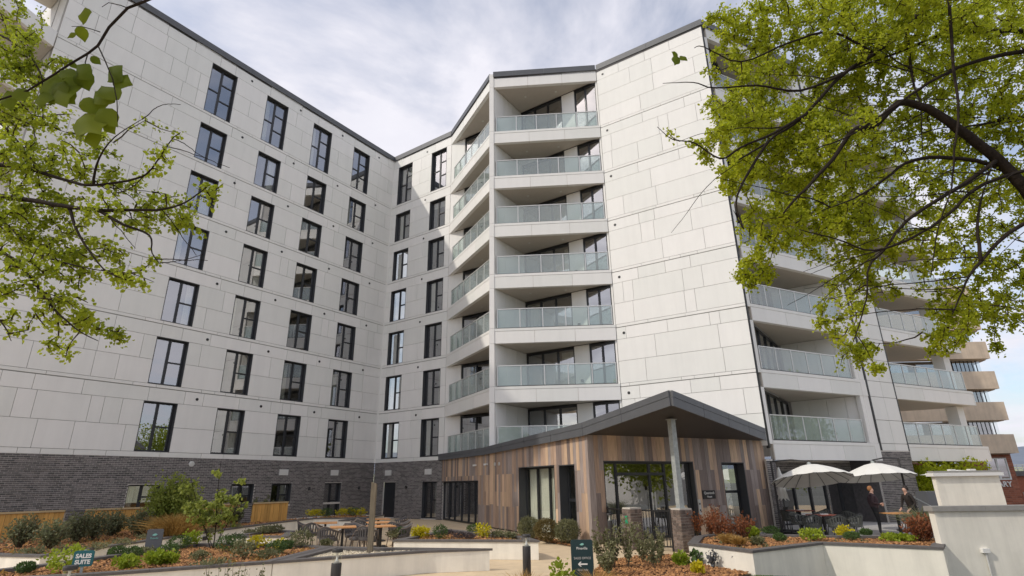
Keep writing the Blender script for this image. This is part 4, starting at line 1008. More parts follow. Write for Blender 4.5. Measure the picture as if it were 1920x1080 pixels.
CH=[(-5.38,17.45,3.0,'woven grey chair seen from behind, in front of the nearest left table'),(-4.62,17.75,-1.35,'woven grey chair on the right side of the nearest left table, by the timber post'),(-5.75,18.35,1.9,'woven grey chair on the left side of the nearest left table'),(-5.0,18.65,.3,'woven grey chair behind the nearest left table'),
(-7.05,20.3,1.8,'leftmost woven grey chair, left of the second left table'),(-6.55,19.45,3.3,'woven grey chair in front of the second left table'),(-5.75,20.5,-1.3,'woven grey chair at the right of the second left table'),
(-4.30,17.6,2.9,'woven grey chair in front of the table right of the timber post'),(-3.45,18.3,-1.2,'woven grey chair right of the table beside the timber post'),(-3.8,19.4,2.7,'woven grey chair in front of the middle row table right of the post'),(-5.1,19.75,1.7,'woven grey chair left of the middle row table right of the post'),(-3.85,20.3,-1.2,'woven grey chair right of the middle row table'),(-5.4,21.4,2.6,'woven grey chair in front of the back row table'),(-4.3,22.3,-1.0,'woven grey chair right of the back row table'),(-5.6,22.4,1.5,'woven grey chair left of the back row table')]
for i,(x,y,a,l) in enumerate(CH):
    o=ch0 if i==0 else copy_tree(ch0); o.location=(x,y,0); o.rotation_euler=(0,0,a); o['label']=l; o['group']='woven chairs on the court'
TT=[(10.55,20.6,.2,'dark red topped terrace table under the left parasol'),(11.2,23.6,.3,'dark red topped table further back under the left parasol'),(13.35,21.0,.1,'wooden topped table beside the standing people')]
for i,(x,y,a,l) in enumerate(TT): table('terrace_table',l,x,y,a,'table_red' if i<2 else 'table_top',group='tables on the parasol terrace')
tc0=make_chair('terrace_chair','','chair','chair_black','chair_shell')
TC=[(9.85,20.0,2.9,'left of the three dark chairs seen from behind at the front terrace table'),(10.5,19.75,3.1,'middle one of the three dark chairs at the front terrace table'),(11.15,19.9,3.5,'right one of the three dark chairs at the front terrace table'),(10.1,21.4,.4,'dark chair behind the front terrace table on its left'),(11.1,21.5,-.3,'dark chair behind the front terrace table on its right'),(12.45,22.3,2.2,'dark chair with arms behind the standing woman'),(11.8,23.2,-1.4,'dark chair right of the rear red table'),(10.5,23.0,1.8,'dark chair left of the rear red table'),(13.55,20.5,3.2,'pale seated chair in front of the standing man')]
for i,(x,y,a,l) in enumerate(TC):
    o=tc0 if i==0 else copy_tree(tc0); o.location=(x,y,0); o.rotation_euler=(0,0,a); o['label']=l; o['group']='dark chairs on the terrace'
for x,y in ((10.6,20.6),(11.25,23.6)):
    b=MB().use('white_paint'); b.box(x-.12,x+.12,y-.05,y+.05,.746,.766); tag(b.build('menu_card'),'white folded card lying on the dark red table '+('under the left parasol' if y<22 else 'at the back of the terrace'),'card',group='cards on the terrace tables')
# ------------------------------------------------------------------ parasols
def parasol(label,cx,cy,rim,apex,R,mx,my,tilt=0.0,arm=True):
    t=thing('cantilever_parasol',label,'parasol',(mx,my,0),0,'open parasols on the terrace'); ox,oy=cx-mx,cy-my; n=16
    prof=[(0.0,apex),(.25,apex-.13*(apex-rim)),(.55,apex-.41*(apex-rim)),(.8,apex-.71*(apex-rim)),(1.0,rim)]
    b=MB().use('canvas'); K_=4
    for f,z in prof:
        for j in range(n*K_):
            th=2*math.pi*j/(n*K_); sc=1-.025*(f**2)*abs(math.sin(n*th/2)); sag=.012*f*abs(math.sin(n*th/2))
            r=f*R*sc; b.v.append((ox+r*math.cos(th),oy+r*math.sin(th),z-sag*f-tilt*r*math.sin(th)))
    m=n*K_
    for k in range(len(prof)-1):
        for j in range(m): b.face([k*m+j,k*m+(j+1)%m,(k+1)*m+(j+1)%m,(k+1)*m+j])
    lobj('canopy',b,t)
    for j in range(n):
        th=2*math.pi*j/n; q=[(ox+f*R*.985*math.cos(th),oy+f*R*.985*math.sin(th),z-.025-tilt*f*R*.985*math.sin(th)) for f,z in prof]
        c=MB().use('dark_metal'); c.tube(q,.009,4); lobj('rib',c,t)
    c=MB().use('galv'); c.lathe((ox,oy,apex),[(.06,-.05),(.07,.05),(.0,.09)],12); lobj('hub',c,t)
    c=MB().use('dark_metal'); H=apex+.16; c.tube([(0,0,.06),(0,0,H)],.038,10); lobj('mast',c,t)
    c=MB().use('dark_metal'); c.tube([(0,0,H-.03),(ox*.55,oy*.55,H+.02),(ox,oy,apex+.1)],[.03,.027,.025],8); lobj('arm',c,t)
    c=MB().use('dark_metal'); c.tube([(0,0,1.15),(.06*(-1 if ox<0 else 1),0,1.3),(0,0,1.45)],.015,6); lobj('crank',c,t)
    c=MB().use('black_metal'); c.box(-.5,.5,-.06,.06,0,.07); c.box(-.06,.06,-.5,.5,.002,.072); c.box(-.42,.42,-.42,.42,.01,.055); lobj('base',c,t); return t
parasol('open cream parasol at the left of the terrace, black mast beside the timber wall',11.05,21.9,1.86,2.42,1.42,9.95,22.6,tilt=.20)
parasol('open cream parasol at the right of the terrace, black mast behind the standing man',14.0,22.8,1.90,2.46,1.38,14.9,22.6,tilt=.13)
t=thing('closed_parasol','closed cream parasol hanging folded beside the brick return','parasol',(10.55,23.4,0))
b=MB().use('canvas'); b.smooth=True
for k,(r,z) in enumerate([(.03,2.35),(.08,2.1),(.10,1.8),(.13,1.5),(.19,1.15)]):
    for j in range(16): th=2*math.pi*j/16; rr=r*(1+.28*math.cos(8*th)); b.v.append((rr*math.cos(th),rr*math.sin(th),z-.05*math.cos(8*th)*(k/4)))
for k in range(4):
    for j in range(16): b.face([k*16+j,k*16+(j+1)%16,(k+1)*16+(j+1)%16,(k+1)*16+j])
lobj('folded_canopy',b,t); b=MB().use('dark_metal'); b.tube([(0,0,0),(0,0,2.42)],.022,8); lobj('pole',b,t); b=MB().use('black_metal'); b.lathe((0,0,0),[(.3,0),(.3,.06),(0,.07)],18); lobj('base',b,t)
t=thing('small_parasol','small pale parasol partly hidden behind the gatehouse block','parasol',(15.55,20.6,0)); b=MB().use('canvas')
for (f,z) in ((0,2.13),(.4,2.09),(1.0,1.98)):
    for j in range(8): th=2*math.pi*j/8; b.v.append((f*1.15*math.cos(th),f*1.15*math.sin(th),z))
for k in range(2):
    for j in range(8): b.face([k*8+j,k*8+(j+1)%8,(k+1)*8+(j+1)%8,(k+1)*8+j])
lobj('canopy',b,t); b=MB().use('galv'); b.tube([(0,0,0),(0,0,2.13)],.02,8); lobj('pole',b,t)
hr=thing('handrail','galvanised sloping handrail behind the standing man','railing',(15.0,22.5,0)); b=MB().use('galv'); b.tube([(14.75,22.4,1.35),(15.5,22.0,.78),(16.6,22.0,.78)],.022,8); b.tube([(15.5,22.0,0),(15.5,22.0,.78)],.02,8); b.tube([(16.5,22.0,0),(16.5,22.0,.78)],.02,8); b.build('rail',hr)
cab=thing('metal_cabinet','grey metal cabinet standing against the planting left of the gatehouse block','cabinet',(17.6,24.6,0)); b=MB().use('sign_grey'); b.box(17.0,18.6,24.5,25.2,.55,1.35); b.build('cabinet_body',cab); b=MB().use('black_metal'); b.box(17.05,18.55,24.48,25.1,0,.549); b.build('plinth',cab)
# ------------------------------------------------------------------ people
def person(label,x,y,rz,J_,edges,zones,hands,hair,hairm,facem='skin'):
    names=list(J_); me=bpy.data.meshes.new('person'); ed=[(names.index(a),names.index(b)) for a,b in edges]
    me.from_pydata([J_[n][:3] for n in names],ed,[]); o=bpy.data.objects.new('person',me); COL.objects.link(o)
    sm=o.modifiers.new('skin','SKIN'); sm.use_smooth_shade=True
    lay=me.skin_vertices[0].data
    for i,n in enumerate(names):
        r=J_[n][3]; lay[i].radius=(r,r*(J_[n][4] if len(J_[n])>4 else 1)); lay[i].use_root=(n=='pelvis')
    ss=o.modifiers.new('sub','SUBSURF'); ss.levels=2; ss.render_levels=2
    dg=bpy.context.evaluated_depsgraph_get(); em=bpy.data.meshes.new_from_object(o.evaluated_get(dg)); em.name='person'
    o.modifiers.clear(); o.data=em
    em.materials.clear(); mats=sorted(set(zones.values()))
    for m in mats: em.materials.append(MATS[m])
    # colour by the nearest bone
    bones=[(Vector(J_[a][:3]),Vector(J_[b][:3]),zones.get((a,b),zones.get(b))) for a,b in edges]
    for p in em.polygons:
        c=p.center; best=None
        for a,b,z in bones:
            d=b-a; t_=max(0,min(1,(c-a).dot(d)/max(d.length_squared,1e-9))); q=(a+d*t_-c).length
            if best is None or q<best[0]: best=(q,z)
        p.material_index=mats.index(best[1]); p.use_smooth=True
    o.location=(x,y,0); o.rotation_euler=(0,0,rz); tag(o,label,'person')
    h=MB().use(hairm); h.smooth=True; hx,hy,hz,hr_=hair; n=14
    rr=random.Random(3)
    for k in range(9):
        ph=math.pi*.5-k/8*2.2
        for j in range(n):
            th=2*math.pi*j/n; w=1+.07*rr.uniform(-1,1); front=math.cos(th)>.05 and ph<.75
            rad_=hr_*w*(.72 if front else 1.0); h.v.append((hx+rad_*math.cos(ph)*math.cos(th)*1.02,hy+rad_*math.cos(ph)*math.sin(th)*.92,hz+rad_*math.sin(ph)*1.08))
    for k in range(8):
        for j in range(n): h.face([k*n+j,(k+1)*n+j,(k+1)*n+(j+1)%n,k*n+(j+1)%n])
    lobj('hair',h,o)
    e=MB().use('black_metal')
    for sy in (-1,1): e.lathe((hx+hr_*.93,hy+sy*.032,hz-.018),[(0,-.008),(.009,0),(0,.008)],6)
    lobj('eyes',e,o); return o
def hand(J_,edges,nm,wrist,palm,fdir,side,curl):
    """palm, four unequal bent fingers and a side thumb"""
    w,p=Vector(wrist),Vector(palm); f=Vector(fdir).normalized(); s=Vector(side).normalized(); c=Vector(curl).normalized()
    J_[nm+'palm']=(*p,.026,.7)
    prev=nm+'palm'
    for i,(o,l) in enumerate(((-.030,.062),(-.010,.072),(.010,.068),(.028,.052))):
        a=p+s*o+f*.035; b=a+f*l*.55+c*.012; d=b+f*l*.3+c*.03
        J_[f'{nm}f{i}a']=(*a,.0105); J_[f'{nm}f{i}b']=(*b,.0095); J_[f'{nm}f{i}c']=(*d,.008)
        edges += [(nm+'palm',f'{nm}f{i}a'),(f'{nm}f{i}a',f'{nm}f{i}b'),(f'{nm}f{i}b',f'{nm}f{i}c')]
    a=p-s*.035-f*.01; b=a-s*.02+f*.035+c*.01; J_[nm+'ta']=(*a,.012); J_[nm+'tb']=(*b,.010); edges += [(nm+'palm',nm+'ta'),(nm+'ta',nm+'tb')]
def body(lean,arms,legs,head,wide=1.0,turn=0):
    h,ch=lean
    Jn={'pelvis':(0,0,.88,.125*wide,1.1),'waist':(h*.4,0,1.02,.112*wide,1.15),'chest':(h*.8,0,1.20,.118*wide,1.3),'neckbase':(h*1.02,0,1.345,.06),'neck':(h*1.08+.012,0,1.40,.048),'jaw':(h*1.1+.035,0,1.445,.062),'head':(h*1.12+.022,0,1.51,.083),'crown':(h*1.12+.006,0,1.565,.066),'nose':(h*1.12+.108,0,1.49,.014)}
    ed=[('pelvis','waist'),('waist','chest'),('chest','neckbase'),('neckbase','neck'),('neck','jaw'),('jaw','head'),('head','crown'),('head','nose')]
    for s,sg in (('l',1),('r',-1)):
        sh,el,wr=arms[s]; Jn[s+'shoulder']=(*sh,.058); Jn[s+'elbow']=(*el,.043); Jn[s+'fore']=(*[(a*.45+b*.55) for a,b in zip(el,wr)],.037); Jn[s+'wrist']=(*wr,.026)
        ed+=[('neckbase',s+'shoulder'),(s+'shoulder',s+'elbow'),(s+'elbow',s+'fore'),(s+'fore',s+'wrist')]
        kn,an,to=legs[s]; Jn[s+'hip']=(0,sg*.088,.80,.088); Jn[s+'knee']=(*kn,.060); Jn[s+'calf']=(*[(a*.62+b*.38) for a,b in zip(kn,an)],.056); Jn[s+'ankle']=(*an,.038); Jn[s+'toe']=(*to,.034,.8)
        ed+=[('pelvis',s+'hip'),(s+'hip',s+'knee'),(s+'knee',s+'calf'),(s+'calf',s+'ankle'),(s+'ankle',s+'toe')]
    return Jn,ed
def zone(ed,top,legs,shoe='shoe'):
    z={}
    for a,b in ed:
        k=b
        if k in ('neck','jaw','head','crown','nose') or 'palm' in k or k[1:3] in ('wf','wt') or (len(k)>2 and k[:2] in ('lh','rh') and 'hip' not in k): z[(a,b)]='skin'
        elif k[1:] in ('hip','knee','calf','ankle'): z[(a,b)]=legs
        elif k[1:]=='toe': z[(a,b)]=shoe
        else: z[(a,b)]=top
    return z
arms={'l':((0.02,.155,1.30),(-.03,.235,1.06),(.17,.07,1.02)),'r':((0.02,-.155,1.30),(-.02,-.235,1.06),(.18,-.05,1.03))}
legs={'l':((.03,.10,.46),(.0,.115,.08),(.13,.135,.034)),'r':((.05,-.10,.46),(.03,-.115,.08),(.16,-.135,.034))}
Jw,ew=body((-.03,0),arms,legs,0,1.32); ew+=[('lwrist','lhpalm'),('rwrist','rhpalm')]
hand(Jw,ew,'lh',(.17,.07,1.02),(.225,.03,1.015),(.55,-.8,-.05),(0,.2,1),(.2,-.6,-.6)); hand(Jw,ew,'rh',(.18,-.05,1.03),(.235,-.012,1.035),(.5,.8,.1),(0,-.2,1),(.3,.6,-.5))
person('woman with ginger hair in a dark top and black trousers, hands clasped, facing the man',12.88,21.42,-.65,Jw,ew,zone(ew,'cloth_plum','cloth_black'),None,(-.022,0,1.53,.102),'hair_ginger')
arms={'l':((.17,.16,1.29),(.13,.24,1.03),(.33,.16,.86)),'r':((.17,-.16,1.29),(.20,-.225,1.02),(.40,-.12,.88))}
legs={'l':((.02,.10,.45),(-.06,.11,.08),(.07,.12,.034)),'r':((.06,-.10,.45),(.02,-.11,.08),(.15,-.12,.034))}
Jm,em_=body((.16,0),arms,legs,0,1.15); em_+=[('lwrist','lhpalm'),('rwrist','rhpalm')]
hand(Jm,em_,'lh',(.33,.16,.86),(.39,.15,.825),(.9,-.1,-.45),(0,1,0),(.2,0,-1)); hand(Jm,em_,'rh',(.40,-.12,.88),(.46,-.11,.845),(.9,.1,-.45),(0,-1,0),(.2,0,-1))
person('dark haired man in a dark jacket leaning over a chair, facing the woman',14.2,21.35,3.45,Jm,em_,zone(em_,'cloth_brown','cloth_black'),None,(.168,0,1.53,.103),'hair_dark')
# ------------------------------------------------------------------ measured plant and branch positions (metres)
PLANTS = [('dark_shrub', -13.64, 16.66, 0.42, 0.6, 1.1), ('dark_shrub', -12.36, 16.11, 0.42, 0.62, 1.0), ('dark_shrub', -13.09, 18.05, 0.42, 0.62, 1.2), ('dark_shrub', -13.1, 18.71, 0.42, 0.6, 1.15), ('dark_shrub', -13.43, 20.05, 0.42, 0.62, 1.1), ('dark_shrub', -12.5, 20.1, 0.42, 0.75, 1.1), ('dark_shrub', -12.28, 23.31, 0.42, 0.6, 1.1), ('dark_shrub', -12.07, 24.12, 0.42, 0.6, 1.0), ('dark_shrub', -11.98, 25.65, 0.42, 0.5, 1.1), ('slim_shrub', -12.13, 27.82, 0.42, 0.3, 1.0), ('slim_shrub', -11.85, 28.56, 0.42, 0.3, 1.05), ('light_shrub', -12.11, 20.65, 0.42, 0.8, 1.75), ('light_shrub', -11.54, 20.77, 0.42, 0.6, 1.5), ('straw_grass', -11.08, 19.49, 0.42, 0.7, 0.95), ('ground_cover', -10.9, 15.8, 0.42, 0.32, 0.16), ('ground_cover', -10.91, 16.86, 0.42, 0.32, 0.16), ('ground_cover', -11.35, 18.63, 0.42, 0.32, 0.16), ('ground_cover', -11.08, 15.12, 0.42, 0.32, 0.16), ('ground_cover', -10.52, 20.82, 0.42, 0.32, 0.16), ('ground_cover', -10.6, 22.74, 0.42, 0.32, 0.16), ('ground_cover', -11.71, 14.76, 0.42, 0.32, 0.16), ('yellow_clump', -10.47, 30.92, 0.42, 0.3, 0.32), ('yellow_clump', -10.2, 31.1, 0.42, 0.3, 0.32), ('yellow_clump', -9.18, 31.6, 0.42, 0.3, 0.32), ('yellow_clump', -8.89, 32.05, 0.42, 0.3, 0.32), ('yellow_clump', -8.1, 31.32, 0.42, 0.3, 0.32), ('round_shrub', -9.69, 30.73, 0.42, 0.32, 0.4), ('round_shrub', -8.49, 31.42, 0.42, 0.32, 0.4), ('round_shrub', -8.69, 15.65, 0.42, 0.27, 0.32), ('lime_clump', -8.73, 16.3, 0.42, 0.24, 0.36), ('round_shrub', -7.72, 13.52, 0.42, 0.25, 0.3), ('round_shrub', -7.1, 14.98, 0.42, 0.3, 0.36), ('round_shrub', -7.37, 15.99, 0.42, 0.24, 0.32), ('olive_clump', -6.07, 13.62, 0.42, 0.27, 0.34), ('round_shrub', -8.62, 13.72, 0.42, 0.2, 0.24), ('round_shrub', -9.34, 14.28, 0.42, 0.19, 0.2), ('lime_clump', -7.75, 12.21, 0.42, 0.22, 0.2), ('lime_clump', -7.45, 12.64, 0.42, 0.22, 0.24), ('lime_clump', -7.21, 12.7, 0.42, 0.19, 0.2), ('yellow_clump', -6.67, 15.64, 0.42, 0.24, 0.26), ('round_shrub', -5.6, 14.26, 0.42, 0.24, 0.28), ('yellow_clump', -5.91, 15.3, 0.42, 0.16, 0.2), ('round_shrub', -5.7, 15.16, 0.42, 0.16, 0.2), ('olive_clump', -5.48, 15.49, 0.42, 0.32, 0.42), ('lime_clump', -8.48, 11.58, 0.42, 0.36, 0.45), ('round_shrub', -9.36, 11.73, 0.42, 0.16, 0.18), ('ground_cover', -6.92, 13.35, 0.42, 0.2, 0.16), ('ground_cover', -8.78, 14.42, 0.42, 0.22, 0.16), ('ground_cover', -5.5, 13.47, 0.42, 0.25, 0.16), ('ground_cover', -6.0, 12.19, 0.42, 0.32, 0.14), ('ground_cover', -4.94, 15.8, 0.42, 0.16, 0.16), ('olive_clump', -8.53, 20.49, 0.42, 0.28, 0.2), ('olive_clump', -8.24, 20.66, 0.42, 0.3, 0.22), ('ground_cover', -8.78, 20.11, 0.42, 0.3, 0.14), ('yellow_clump', -2.9, 17.88, 0.42, 0.17, 0.3), ('yellow_clump', -2.7, 17.85, 0.42, 0.16, 0.28), ('round_shrub', -2.19, 17.61, 0.42, 0.22, 0.36), ('yellow_clump', -0.94, 17.59, 0.42, 0.24, 0.36), ('round_shrub', -1.32, 19.3, 0.42, 0.24, 0.26), ('ground_cover', -0.49, 17.69, 0.42, 0.26, 0.18), ('ground_cover', -3.64, 17.99, 0.42, 0.2, 0.22), ('round_shrub', -3.49, 18.32, 0.42, 0.17, 0.26), ('heather_clump', -1.61, 17.52, 0.42, 0.22, 0.16), ('heather_clump', -1.32, 17.32, 0.42, 0.2, 0.15), ('ground_cover', -0.13, 17.3, 0.42, 0.18, 0.16), ('heather_clump', -2.08, 18.65, 0.42, 0.26, 0.14), ('dome_shrub', 0.48, 21.33, 0.05, 0.42, 0.72), ('bronze_shrub', 1.03, 20.13, 0.05, 0.42, 0.72), ('dome_shrub', 1.68, 19.69, 0.05, 0.42, 0.72), ('olive_shrub', 1.96, 14.11, 0.03, 0.2, 1.0), ('olive_shrub', 2.26, 14.25, 0.03, 0.22, 0.95), ('olive_shrub', 2.59, 14.22, 0.03, 0.26, 1.15), ('olive_shrub', 3.08, 14.89, 0.03, 0.26, 0.95), ('olive_shrub', 3.15, 14.0, 0.03, 0.3, 0.8), ('olive_shrub', 1.96, 13.18, 0.03, 0.22, 0.6), ('olive_shrub', 3.6, 15.23, 0.03, 0.25, 0.75), ('lime_clump', 3.88, 14.44, 0.03, 0.17, 0.26), ('yellow_clump', 3.9, 13.22, 0.03, 0.13, 0.2), ('grey_shrub', 4.47, 14.04, 0.03, 0.14, 0.34), ('grey_shrub', 4.95, 13.82, 0.03, 0.16, 0.3), ('big_leaf_plant', 4.25, 14.59, 0.03, 0.14, 0.24), ('red_shrub', 5.2, 17.32, 0.42, 0.3, 0.8), ('red_shrub', 5.56, 17.26, 0.42, 0.3, 0.6), ('red_shrub', 5.51, 16.3, 0.42, 0.34, 0.7), ('red_shrub', 5.72, 15.98, 0.42, 0.34, 0.62), ('red_shrub', 5.99, 15.94, 0.42, 0.33, 0.62), ('red_shrub', 6.57, 17.1, 0.42, 0.25, 0.6), ('red_shrub', 5.96, 17.9, 0.42, 0.3, 0.75), ('lime_clump', 6.44, 16.47, 0.42, 0.16, 0.24), ('round_shrub', 7.39, 17.49, 0.42, 0.24, 0.2), ('round_shrub', 6.76, 15.54, 0.42, 0.15, 0.17), ('lime_clump', 7.67, 15.69, 0.42, 0.27, 0.25), ('yellow_clump', 8.89, 16.41, 0.42, 0.2, 0.25), ('round_shrub', 8.68, 15.69, 0.42, 0.19, 0.17), ('round_shrub', 9.61, 16.62, 0.42, 0.15, 0.16), ('lime_clump', 9.48, 15.29, 0.42, 0.3, 0.13), ('lime_clump', 9.67, 15.13, 0.42, 0.28, 0.13), ('straw_clump', 5.35, 15.33, 0.42, 0.22, 0.3), ('straw_clump', 5.46, 14.93, 0.42, 0.2, 0.26), ('olive_clump', 5.9, 14.87, 0.42, 0.16, 0.14), ('red_bush', 9.97, 15.08, 0.42, 0.33, 0.62), ('red_bush', 10.3, 15.17, 0.42, 0.28, 0.6), ('grass_clump', 11.68, 17.32, 0.42, 0.3, 0.95), ('dark_twig', -4.55, 9.3, 0.02, 0.2, 0.91), ('dark_twig', -4.17, 9.0, 0.02, 0.2, 0.94), ('dark_twig', -3.87, 9.2, 0.02, 0.2, 0.91), ('dark_twig', -4.33, 9.6, 0.02, 0.2, 0.86), ('pale_grass', 0.16, 10.4, 0.02, 0.2, 0.64), ('pale_grass', 1.35, 10.6, 0.02, 0.2, 0.63), ('lime_clump', 0.73, 10.2, 0.02, 0.2, 0.63)]
LIMBS_R = [(0.075, 0.02, [(11.16, 7.22, 12.33), (8.6, 7.04, 10.3), (6.83, 6.91, 9.13), (6.18, 6.82, 8.48), (5.5, 6.73, 7.92), (4.87, 6.64, 7.47), (4.11, 6.5, 6.68), (3.48, 6.42, 6.2), (3.0, 6.32, 5.86)]), (0.06, 0.015, [(10.61, 7.4, 8.67), (8.44, 7.22, 8.76), (7.83, 7.14, 8.7), (7.04, 7.04, 8.59), (6.11, 6.96, 8.17), (5.22, 6.86, 7.75), (4.64, 6.78, 7.49)]), (0.13, 0.022, [(8.32, 7.14, 4.13), (7.52, 6.96, 5.01), (7.06, 6.78, 5.64), (6.74, 6.68, 6.03), (6.27, 6.6, 6.47), (5.88, 6.55, 6.78), (5.45, 6.5, 6.84), (4.97, 6.42, 6.43), (4.63, 6.37, 6.32), (4.22, 6.32, 5.84), (3.76, 6.28, 5.39), (3.4, 6.24, 5.03)]), (0.05, 0.014, [(9.01, 6.5, 8.05), (7.44, 6.46, 7.69), (6.65, 6.42, 7.48), (6.0, 6.37, 7.17), (5.35, 6.32, 6.74), (4.52, 6.24, 6.18), (3.95, 6.19, 5.92)]), (0.032, 0.01, [(6.34, 6.06, 8.83), (6.21, 6.06, 8.23), (5.95, 6.06, 7.04), (5.82, 6.06, 6.36), (5.61, 6.06, 5.8), (5.43, 6.06, 5.27), (5.11, 6.06, 4.7), (4.82, 6.01, 4.07)]), (0.03, 0.01, [(6.18, 6.82, 8.48), (5.95, 6.73, 7.43), (5.9, 6.68, 6.92), (5.69, 6.64, 6.1)]), (0.05, 0.02, [(9.36, 7.22, 6.79), (7.66, 7.0, 6.93), (6.95, 6.86, 6.75), (6.28, 6.6, 6.49)]), (0.045, 0.012, [(7.71, 6.91, 5.47), (6.68, 6.73, 5.97), (5.86, 6.6, 6.03), (5.33, 6.5, 5.89), (4.75, 6.42, 5.49), (4.4, 6.37, 5.29), (3.93, 6.32, 5.1)]), (0.04, 0.011, [(6.74, 6.68, 6.03), (5.94, 6.5, 5.52), (5.37, 6.42, 5.2), (4.92, 6.37, 4.89), (4.58, 6.32, 4.54), (4.33, 6.28, 4.32), (4.18, 6.24, 3.9), (3.88, 6.19, 3.37)]), (0.035, 0.011, [(7.31, 6.42, 5.85), (6.09, 6.32, 5.45), (5.5, 6.28, 5.02), (4.99, 6.24, 4.71), (4.38, 6.19, 4.49), (3.93, 6.14, 4.62), (3.48, 6.1, 4.74)]), (0.045, 0.012, [(7.6, 6.32, 5.16), (6.33, 6.24, 4.84), (5.62, 6.19, 4.33), (5.32, 6.14, 4.05), (5.02, 6.1, 3.65)]), (0.03, 0.01, [(5.62, 6.19, 4.33), (5.72, 6.19, 4.82), (5.97, 6.24, 5.29), (6.23, 6.28, 5.7)]), (0.03, 0.008, [(5.5, 6.73, 7.92), (4.85, 6.6, 8.21), (4.09, 6.46, 7.9), (3.29, 6.37, 7.49), (2.76, 6.28, 7.68), (2.62, 6.28, 7.66)]), (0.028, 0.007, [(4.87, 6.64, 7.47), (4.0, 6.32, 6.94), (3.38, 6.24, 6.97), (2.75, 6.14, 6.86), (2.46, 6.1, 6.92), (2.04, 6.06, 6.88)]), (0.028, 0.007, [(4.11, 6.5, 6.68), (3.52, 6.32, 6.26), (3.02, 6.24, 6.0), (2.7, 6.19, 5.8), (2.37, 6.14, 6.01), (2.1, 6.12, 6.05), (1.91, 6.1, 6.23)]), (0.028, 0.008, [(3.48, 6.42, 6.2), (3.04, 6.28, 5.59), (2.83, 6.24, 5.19), (2.85, 6.19, 4.8), (2.74, 6.14, 5.03)])]
BLOBS_R = [(4.24, 7.49, 9.09, 0.54, 1.2), (4.01, 7.62, 7.88, 0.54, 1.3), (3.98, 7.67, 6.99, 0.55, 1.2), (4.45, 7.84, 6.3, 0.6, 1.2), (4.95, 7.61, 9.2, 0.61, 1.1), (5.53, 7.81, 8.34, 0.7, 1.1), (4.59, 6.83, 6.33, 0.55, 1.1), (3.72, 7.31, 5.31, 0.41, 1.3), (3.66, 7.84, 4.86, 0.29, 1.2), (4.71, 7.51, 5.48, 0.57, 1.1), (6.2, 8.72, 6.89, 0.62, 0.8), (6.02, 7.3, 8.66, 0.72, 0.9), (6.28, 7.94, 7.67, 0.78, 0.6), (7.24, 7.54, 8.63, 0.74, 0.6), (7.33, 8.08, 7.53, 0.72, 0.45), (8.84, 8.13, 9.39, 0.8, 0.5), (7.35, 7.12, 7.14, 0.7, 0.4), (6.07, 7.49, 5.9, 0.6, 0.5), (6.89, 7.6, 5.94, 0.61, 0.45), (8.77, 8.75, 6.54, 0.63, 0.5), (5.51, 8.48, 4.98, 0.39, 0.9), (4.57, 7.39, 4.04, 0.33, 0.8), (5.32, 8.53, 3.76, 0.27, 1.1), (5.4, 7.35, 5.14, 0.43, 0.7), (5.74, 8.21, 4.66, 0.26, 0.5), (4.87, 7.33, 3.28, 0.09, 1), (5.74, 7.1, 4.78, 0.48, 0.7), (7.81, 8.67, 5.4, 0.58, 0.6), (6.11, 7.48, 4.04, 0.37, 1.0), (5.93, 7.49, 3.66, 0.21, 1.4), (8.42, 8.87, 5.08, 0.52, 0.6), (7.65, 8.67, 4.38, 0.35, 0.8), (7.15, 7.62, 3.99, 0.17, 0.7), (7.84, 8.83, 3.86, 0.09, 1.5), (3.42, 7.39, 8.35, 0.25, 0.8), (3.29, 7.55, 7.63, 0.2, 0.7), (3.38, 7.03, 8.98, 0.19, 0.8), (5.83, 7.84, 9.76, 0.42, 1.0), (7.64, 8.34, 10.25, 0.52, 0.9), (9.17, 8.84, 10.72, 0.55, 0.7), (10.14, 8.71, 10.71, 0.47, 0.7), (4.37, 7.13, 6.81, 0.45, 1.1), (5.43, 7.75, 5.59, 0.42, 0.9), (2.69, 6.98, 6.55, 0.06, 0.5), (2.31, 6.96, 6.77, 0.04, 0.6), (2.95, 6.87, 6.47, 0.25, 0.7), (3.45, 7.13, 7.11, 0.38, 1.1), (3.73, 7.46, 9.07, 0.3, 1.1), (3.15, 6.8, 5.9, 0.3, 1.1)]
